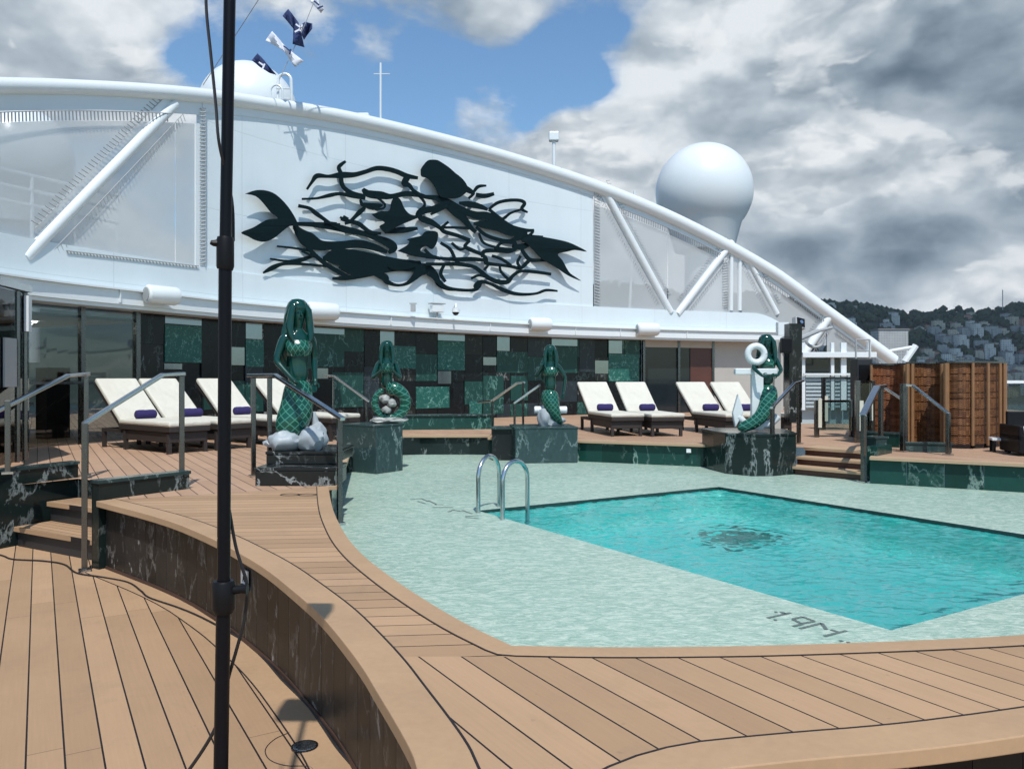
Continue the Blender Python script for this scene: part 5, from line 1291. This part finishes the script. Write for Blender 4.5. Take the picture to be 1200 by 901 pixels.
for (x0,z0,x1,z1) in ((-.016,-.01,-.002,.035),(.012,-.01,.0,.035),(-.009,.005,.008,.005)):
    mb.tube([(x0,sgn*.006,z0),(x1,sgn*.006,z1)], .0028, 5)
mb.build('letter', M['black'], t)
mb = MB(); mb.box((-.008,sgn*.008,-.04), (.05,.012,.03)); mb.build('latch', M['black'], t)
mb = MB(); mb.box((-.225,2.035,.30), (.008,.13,.42), R(8)); 
tag(mb.build('vent_grille', M['wicker_dark']), 'dark perforated vent grille in the end of the marble side wall', 'vent grille')
t = thing('deck_hatch', 'pair of thin ring outlines inlaid in the raised deck by the plinth', 'deck inlay')
for x in (338,358):
    q = G(x+2,579.5,ZT+.002); mb = MB(); mb.tube([(q.x+.085*math.cos(a),q.y+.06*math.sin(a),ZT+.002) for a in [2*math.pi*k/20 for k in range(21)]], .003, 4); mb.build('ring', M['seam'], t)
# small lights in basin walls
for (x,y,d) in ((420,538,11.55),(807,528,12.2)):
    mb = MB(); mb.box(D(x,y,d-.03), (.07,.02,.06)); tag(mb.build('wall_light', M['white2']), 'small square white light in the marble wall '+('beside the crouching mermaid plinth' if x < 500 else 'below the right sun loungers'), 'wall light')

# ------------------------------------------------------------------ harbour, hill, city
SEA = -32
wt = NT('sea'); o_ = wt.obj(); wt.bump(wt.noise(o_, .4, 4), .4, .4); wt.set((.03,.07,.09), .15)
mb = MB(); mb.add([(-2290,-790,SEA),(3090,-790,SEA),(3090,5790,SEA),(-2290,5790,SEA)], [(0,1,2,3)]); tag(mb.build('sea_water', wt.m, fix=False), kind='structure')
def hillz(x, y):
    ridge = 175+22*math.sin(x/210+.6)+10*math.sin(x/83)+14*noise.noise(Vector((x/170,y/300,0)))-max(0,(x-700))*.03
    t_ = (y-(1020+60*math.sin(x/300)))/680; t_ = max(0, min(1.25, t_))
    prof = (3*t_*t_-2*t_**3) if t_ < 1 else 1-(t_-1)*.3
    prof = .30*t_+.70*prof if t_ < 1 else prof
    return SEA-3+(ridge-SEA+3)*prof+12*noise.noise(Vector((x/90,y/90,3)))*min(1,t_*3)
NX, NY = 150, 60; X0, X1, Y0, Y1 = -1800, 2600, 950, 2300
vs = []; fs = []
for j in range(NY+1):
    for i in range(NX+1):
        x = lerp(X0,X1,i/NX); y = lerp(Y0,Y1,j/NY); vs.append((x,y,hillz(x,y)))
for j in range(NY):
    for i in range(NX): a = j*(NX+1)+i; fs.append((a,a+1,a+NX+2,a+NX+1))
ht = NT('hill ground'); o_ = ht.obj(); nn_ = ht.noise(o_, .012, 6, .6); ht.set(ht.ramp(nn_, [(.35,(.018,.028,.018)),(.55,(.035,.045,.028)),(.7,(.10,.095,.075))]), .95)
mb = MB(); mb.add(vs, fs); tag(mb.build('hill', ht.m, smooth=True, fix=False), kind='structure')
def house_mat(name, c):
    t = NT(name); o = t.obj(); s = t.node('ShaderNodeSeparateXYZ'); t.l.new(o, s.inputs[0]); x, y, z = s.outputs
    fa = t.math('FRACT', t.math('ADD', 50, t.math('DIVIDE', t.math('ADD', x, y), 3.0))); fz = t.math('FRACT', t.math('DIVIDE', z, 3.1))
    w = t.math('MULTIPLY', t.math('MULTIPLY', t.math('GREATER_THAN', fa, .32), t.math('LESS_THAN', fa, .75)), t.math('MULTIPLY', t.math('GREATER_THAN', fz, .3), t.math('LESS_THAN', fz, .8)))
    geo = t.node('ShaderNodeNewGeometry'); sn = t.node('ShaderNodeSeparateXYZ'); t.l.new(geo.outputs['Normal'], sn.inputs[0])
    w = t.math('MULTIPLY', w, t.math('LESS_THAN', sn.outputs[2], .5))
    col = t.mix(t.math('MULTIPLY', w, .6), t.vmath('SCALE', t.vmath('MULTIPLY', c, (1,1,1)), t.math('ADD', .6, t.math('MULTIPLY', t.noise(o,.2,3), .8))), (.05,.055,.06))
    return t.set(col, .8)
hm = [house_mat('cream render', (.50,.45,.36)), house_mat('grey render', (.38,.38,.37)), house_mat('ochre render', (.42,.28,.17)), house_mat('pale render', (.60,.59,.55)), house_mat('rose render', (.40,.24,.18))]
roofm = paint('flat roof', (.18,.17,.16), .9, .2, .2); roofr = paint('tile roof', (.20,.085,.055), .9, .2, .2)
hdesc = ['cream block of flats with a flat roof','grey block of flats with a flat roof','ochre house with a red tiled roof','pale tall block of flats','rose walled house with a red tiled roof']
protos = []
for i in range(5):
    w_, l_, h_ = ((16,13,15),(22,13,18),(12,12,9),(14,14,24),(15,11,10))[i]
    mb = MB(); mb.box((0,0,h_/2-4), (w_,l_,h_+8)); mb.box((w_*.36,-l_*.1,h_*.35-4), (w_*.7,l_*1.15,h_*.7+8))
    mb.cur = 1
    if i in (2,4):
        mb.add([(-w_/2-.5,-l_/2-.5,h_+.05),(w_/2+.5,-l_/2-.5,h_+.05),(w_/2+.5,l_/2+.5,h_+.05),(-w_/2-.5,l_/2+.5,h_+.05),(-w_/4,0,h_+3),(w_/4,0,h_+3)], [(0,1,5,4),(2,3,4,5),(1,2,5),(3,0,4),(3,2,1,0)])
    else:
        mb.box((0,0,h_+.4), (w_+.6,l_+.6,.7)); mb.box((w_*.15,l_*.1,h_+2), (3.5,3.5,2.6)); mb.box((-w_*.3,0,h_+1.4), (1.2,1.2,1.4))
    o = mb.build('hillside_house', [hm[i], roofr if i in (2,4) else roofm]); protos.append(o)
rh = random.Random(11); placed = []; usedp = [False]*5
tries = 0
while len(placed) < 285 and tries < 20000:
    tries += 1
    px = rh.uniform(935,1290) if len(placed) < 240 else rh.uniform(1290,1500); y = rh.triangular(1060,1650,1250)
    x = (px-600)/F*y
    z = hillz(x,y)
    if z < SEA+3: continue
    dens = noise.noise(Vector((x/120,y/120,9)))
    if y > 1470 and rh.random() < .6: continue
    if dens < -.22-(.25 if y < 1450 else 0): continue
    if any((x-a)**2+(y-b)**2 < 14**2 for a,b in placed): continue
    k = rh.choice([0,0,1,1,3,3,2,4])
    o = protos[k] if not usedp[k] else protos[k].copy()
    if usedp[k]: COL.objects.link(o)
    usedp[k] = True
    s = rh.uniform(.6,1.1); o.location = (x,y,z+1); o.rotation_euler = (0,0,rh.uniform(-.5,.5)); o.scale = (s,s*rh.uniform(.8,1.1),s*rh.uniform(.8,1.2))
    tag(o, hdesc[k]+' on the distant hillside', 'house', 'distant '+('houses' if k in (2,4) else 'blocks of flats')+' type '+['cream','grey','ochre','pale','rose'][k]+' on the hillside'); placed.append((x,y))
# woodland as one mass of irregular clumps
bm = bmesh.new(); bmesh.ops.create_icosphere(bm, subdivisions=1, radius=1); iv = [v.co.copy() for v in bm.verts]; jf = [[v.index for v in f.verts] for f in bm.faces]; bm.free()
mb = MB(); cnt_t = 0
for _ in range(9000):
    px = rh.uniform(620,1500); y = rh.triangular(1030,1760,1620) if rh.random() < .75 else rh.uniform(1030,1600); x = (px-600)/F*y; z = hillz(x,y)
    if z < SEA+2: continue
    if y < 1500 and noise.noise(Vector((x/120,y/120,9))) > .0 and rh.random() < .75: continue
    if y > 1700 and rh.random() < .3: continue
    r_ = rh.uniform(3.5,8.5); hh = r_*rh.uniform(.8,1.3); off = Vector((rh.random()*50,0,0)); c = Vector((x,y,z+hh*.7))
    mb.add([c+Vector((v.x*r_,v.y*r_,v.z*hh))*(1+.35*noise.noise(v*1.5+off)) for v in iv], jf); cnt_t += 1
    if cnt_t > 4200: break
ft_ = NT('woodland foliage'); geo = ft_.node('ShaderNodeNewGeometry'); ft_.set(ft_.ramp(geo.outputs['Random Per Island'], [(0,(.014,.032,.014)),(.6,(.030,.055,.022)),(1,(.055,.075,.030))]), .95)
tag(mb.build('woodland', ft_.m, fix=False), 'dark wooded slopes between the houses on the distant hill', 'woodland', kind='stuff')
mb = MB(); q = D(1175,352,1640); mb.tube([(q.x,q.y,q.z-20),(q.x,q.y,q.z+22)], .9, 5); tag(mb.build('radio_mast', M['grey']), 'thin radio mast on the far ridge at the right edge', 'mast')
t = thing('hilltop_building', 'flat grey building on the shore just right of the arch end', 'building', D(1047,392,900)); mb = MB(); mb.box((0,10,-25), (34,20,60)); mb.build('wall', hm[1], t)
mb = MB(); mb.box((0,10,6), (36,22,1.5)); mb.build('roof', roofm, t)

hz = bpy.data.materials.new('haze air'); hz.use_nodes = True; hn = hz.node_tree.nodes; hn.remove(hn['Principled BSDF'])
pv_ = hn.new('ShaderNodeVolumePrincipled'); pv_.inputs['Color'].default_value = (.80,.88,1,1); pv_.inputs['Density'].default_value = .00006; pv_.inputs['Anisotropy'].default_value = .2
hz.node_tree.links.new(pv_.outputs[0], hn['Material Output'].inputs['Volume'])
mb = MB(); mb.box((400,2500,100), (5400,6600,272)); tag(mb.build('haze', hz), kind='stuff')
# ------------------------------------------------------------------ sun, sky, clouds
SUN_EL = 58; sh_ = Vector((.18,-.984)); el = R(SUN_EL)
to_sun = Vector((sh_.x*math.cos(el), sh_.y*math.cos(el), math.sin(el)))
sd = bpy.data.lights.new('sun', 'SUN'); sd.energy = 3.9; sd.angle = R(.53); sd.color = (1,.965,.92)
sd.cycles.is_caustics_light = True
so = bpy.data.objects.new('sun', sd); COL.objects.link(so); so.rotation_euler = to_sun.to_track_quat('Z','Y').to_euler(); so.location = (5,-8,20)

# cloud bank out of view overhead, added to shade the hill
def shade_cloud(cx, cy, cz, rx, ry, rz, seed, name='shade_cloud'):
    bm = bmesh.new(); bmesh.ops.create_icosphere(bm, subdivisions=5, radius=1); off = Vector((seed*3.3,1.7*seed,seed))
    for v in bm.verts:
        n_ = noise.fractal(v.co*1.6+off, 1.0, 2.0, 5); v.co = Vector((v.co.x*rx, v.co.y*ry, (v.co.z if v.co.z > 0 else v.co.z*.4)*rz))*(1+.25*n_)
    me = bpy.data.meshes.new(name); bm.to_mesh(me); bm.free(); me.materials.append(paint('cloud white',(.8,.8,.8),1,.02)); 
    for p in me.polygons: p.use_smooth = True
    o = bpy.data.objects.new(name, me); COL.objects.link(o); o.location = (cx,cy,cz); tag(o, kind='structure')
ch = 1150; kx = ch/math.tan(el)
shade_cloud(950+sh_.x*kx, 1420+sh_.y*kx, ch, 1500, 420, 120, 2)

w = bpy.data.worlds.new('World'); sc.world = w; w.use_nodes = True; T = NT.__new__(NT); T.t = w.node_tree; T.n = T.t.nodes; T.l = T.t.links; T.m = w
bgs = T.n['Background']; outw = T.n['World Output']
sky = T.node('ShaderNodeTexSky', sky_type='NISHITA'); sky.sun_disc = False; sky.sun_elevation = el; sky.sun_rotation = math.atan2(sh_.x, sh_.y); sky.air_density = 1.2; sky.dust_density = .6; sky.ozone_density = 2.0
T.l.new(T.vmath('MULTIPLY', sky.outputs[0], (.74,.93,1.04)), bgs.inputs[0]); bgs.inputs[1].default_value = .135
tc = T.node('ShaderNodeTexCoord').outputs['Generated']
dn = T.vmath('NORMALIZE', tc)
def dirpx(px, py): return Vector(((px-600)/F,1,(HY-py)/F)).normalized()
def blob(px, py, rad, amp):
    d = T.vmath('DISTANCE', T.mapping(dn, scale=(1,1,1.5)), tuple(Vector((dirpx(px,py).x,dirpx(px,py).y,dirpx(px,py).z*1.5))))
    f = T.math('SUBTRACT', 1, T.math('DIVIDE', d, rad), clamp=True); f = T.math('MULTIPLY', T.math('MULTIPLY', f, f), amp); return f
def total(lst):
    acc = None
    for b in lst: acc = b if acc is None else T.math('ADD', acc, b)
    return acc
pv = T.mapping(dn, scale=(1,1,1.7))
base_n = T.noise(pv, 3.4, 10, .60, .25); med = T.noise(pv, 2.0, 4, .5); fine = T.noise(T.mapping(pv, loc=(3,1,7)), 9, 9, .62, .0)
shade_n = T.noise(T.mapping(pv, loc=(.01,0,.05)), 3.4, 5, .55, .25)
def puffs(v, sc_, det=2.5):
    x = T.node('ShaderNodeTexVoronoi'); x.feature = 'F1'; x.normalize = True; T.l.new(v, x.inputs['Vector']); x.inputs['Scale'].default_value = sc_; x.inputs['Detail'].default_value = det; x.inputs['Roughness'].default_value = .55; 
    return T.math('SUBTRACT', 1, T.math('MULTIPLY', x.outputs['Distance'], 1.6))
wn = T.node('ShaderNodeTexNoise'); T.l.new(pv, wn.inputs['Vector']); wn.inputs['Scale'].default_value = 5; wn.inputs['Detail'].default_value = 5
wp = T.vmath('ADD', pv, T.vmath('SCALE', T.vmath('SUBTRACT', wn.outputs['Color'], (.5,.5,.5)), .16))
pf = puffs(wp, 5.0); pf2 = puffs(T.mapping(wp, loc=(.004,0,.045)), 5.0)
cover = total([blob(1080,160,.75,1.0), blob(960,300,.35,.5), blob(700,185,.13,.75), blob(40,40,.24,.62), blob(570,20,.10,.42), blob(1350,250,.7,.8), blob(800,70,.16,.30), blob(-600,200,1.2,.6), blob(430,170,.12,.35)])
neg = total([blob(470,120,.22,.22), blob(215,70,.10,.35), blob(690,105,.10,.62), blob(725,30,.06,.25), blob(620,150,.09,.35), blob(640,70,.14,.25), blob(540,60,.1,.2)])
cv = T.math('SUBTRACT', T.math('ADD', T.math('ADD', T.math('MULTIPLY', base_n, .95), T.math('ADD', T.math('MULTIPLY', fine, .35), T.math('MULTIPLY', pf, .34))), cover), T.math('ADD', neg, .42))
mask = T.ramp(cv, [(.50,0),(.56,.45),(.64,.9),(.74,1)])
lit = T.math('SUBTRACT', shade_n, T.noise(pv, 3.4, 5, .55, .25))
dk = total([blob(1060,75,.26,.36), blob(1190,110,.20,.26), blob(880,120,.14,.12), blob(1060,300,.14,.55), blob(930,305,.10,.35), blob(1180,240,.2,.15)])
br = total([blob(1010,180,.18,.42), blob(850,50,.16,.16), blob(700,180,.14,.42), blob(1090,338,.10,.40), blob(80,20,.24,.16), blob(950,225,.14,.34), blob(1170,335,.10,.40), blob(770,100,.1,.15)])
tone = T.math('ADD', T.math('SUBTRACT', T.math('SUBTRACT', .74, T.math('MULTIPLY', T.math('SUBTRACT', med, .5), .55)), dk), T.math('ADD', br, T.math('ADD', T.math('MULTIPLY', T.math('SUBTRACT', fine, .5), .60), T.math('ADD', T.math('MULTIPLY', lit, -.9), T.math('MULTIPLY', T.math('SUBTRACT', pf, pf2), 1.3)))))
ccol = T.ramp(tone, [(.05,(.10,.145,.20)),(.30,(.18,.235,.295)),(.52,(.30,.365,.43)),(.74,(.45,.515,.575)),(1.0,(.74,.785,.82))])
b2 = T.noise(T.mapping(wp, loc=(9,4,2)), 3.6, 9, .6)
pf3 = puffs(T.mapping(wp, loc=(1.3,2.2,.4)), 7.5, 3); pf4 = puffs(T.mapping(wp, loc=(1.304,2.2,.43)), 7.5, 3)
l2 = T.math('SUBTRACT', T.math('ADD', T.math('ADD', T.math('MULTIPLY', b2, .9), T.math('MULTIPLY', pf3, .34)), T.math('MULTIPLY', br, .45)), T.math('MULTIPLY', dk, .45))
m2_ = T.ramp(l2, [(.66,0),(.70,.75),(.80,1)])
c2_ = T.ramp(T.math('ADD', T.math('ADD', .55, T.math('MULTIPLY', T.math('SUBTRACT', pf3, pf4), 2.2)), T.math('MULTIPLY', T.math('SUBTRACT', fine, .5), .8)), [(.15,(.28,.34,.40)),(.45,(.44,.50,.555)),(.80,(.80,.83,.85))])
ccol = T.mix(T.math('MULTIPLY', m2_, .8), ccol, c2_)
bgc = T.node('ShaderNodeBackground'); T.l.new(ccol, bgc.inputs[0]); bgc.inputs[1].default_value = 1.0
ms = T.node('ShaderNodeMixShader'); T.l.new(mask, ms.inputs[0]); T.l.new(bgs.outputs[0], ms.inputs[1]); T.l.new(bgc.outputs[0], ms.inputs[2]); T.l.new(ms.outputs[0], outw.inputs[0])

# ------------------------------------------------------------------ camera, render
cd = bpy.data.cameras.new('camera'); cam = bpy.data.objects.new('camera', cd); COL.objects.link(cam)
cam.location = (0,0,H); cam.rotation_euler = (R(90),0,0); cd.sensor_width = 36; cd.sensor_fit = 'HORIZONTAL'; cd.lens = 36*F/1200
cd.shift_y = (HY-450.5)/1200
cd.clip_end = 30000; cd.clip_start = .05
sc.camera = cam
sc.render.engine = 'CYCLES'; sc.view_settings.view_transform = 'Standard'; sc.view_settings.look = 'None'; sc.view_settings.exposure = .10; sc.view_settings.gamma = 1
sc.render.resolution_x = 1024; sc.render.resolution_y = 768
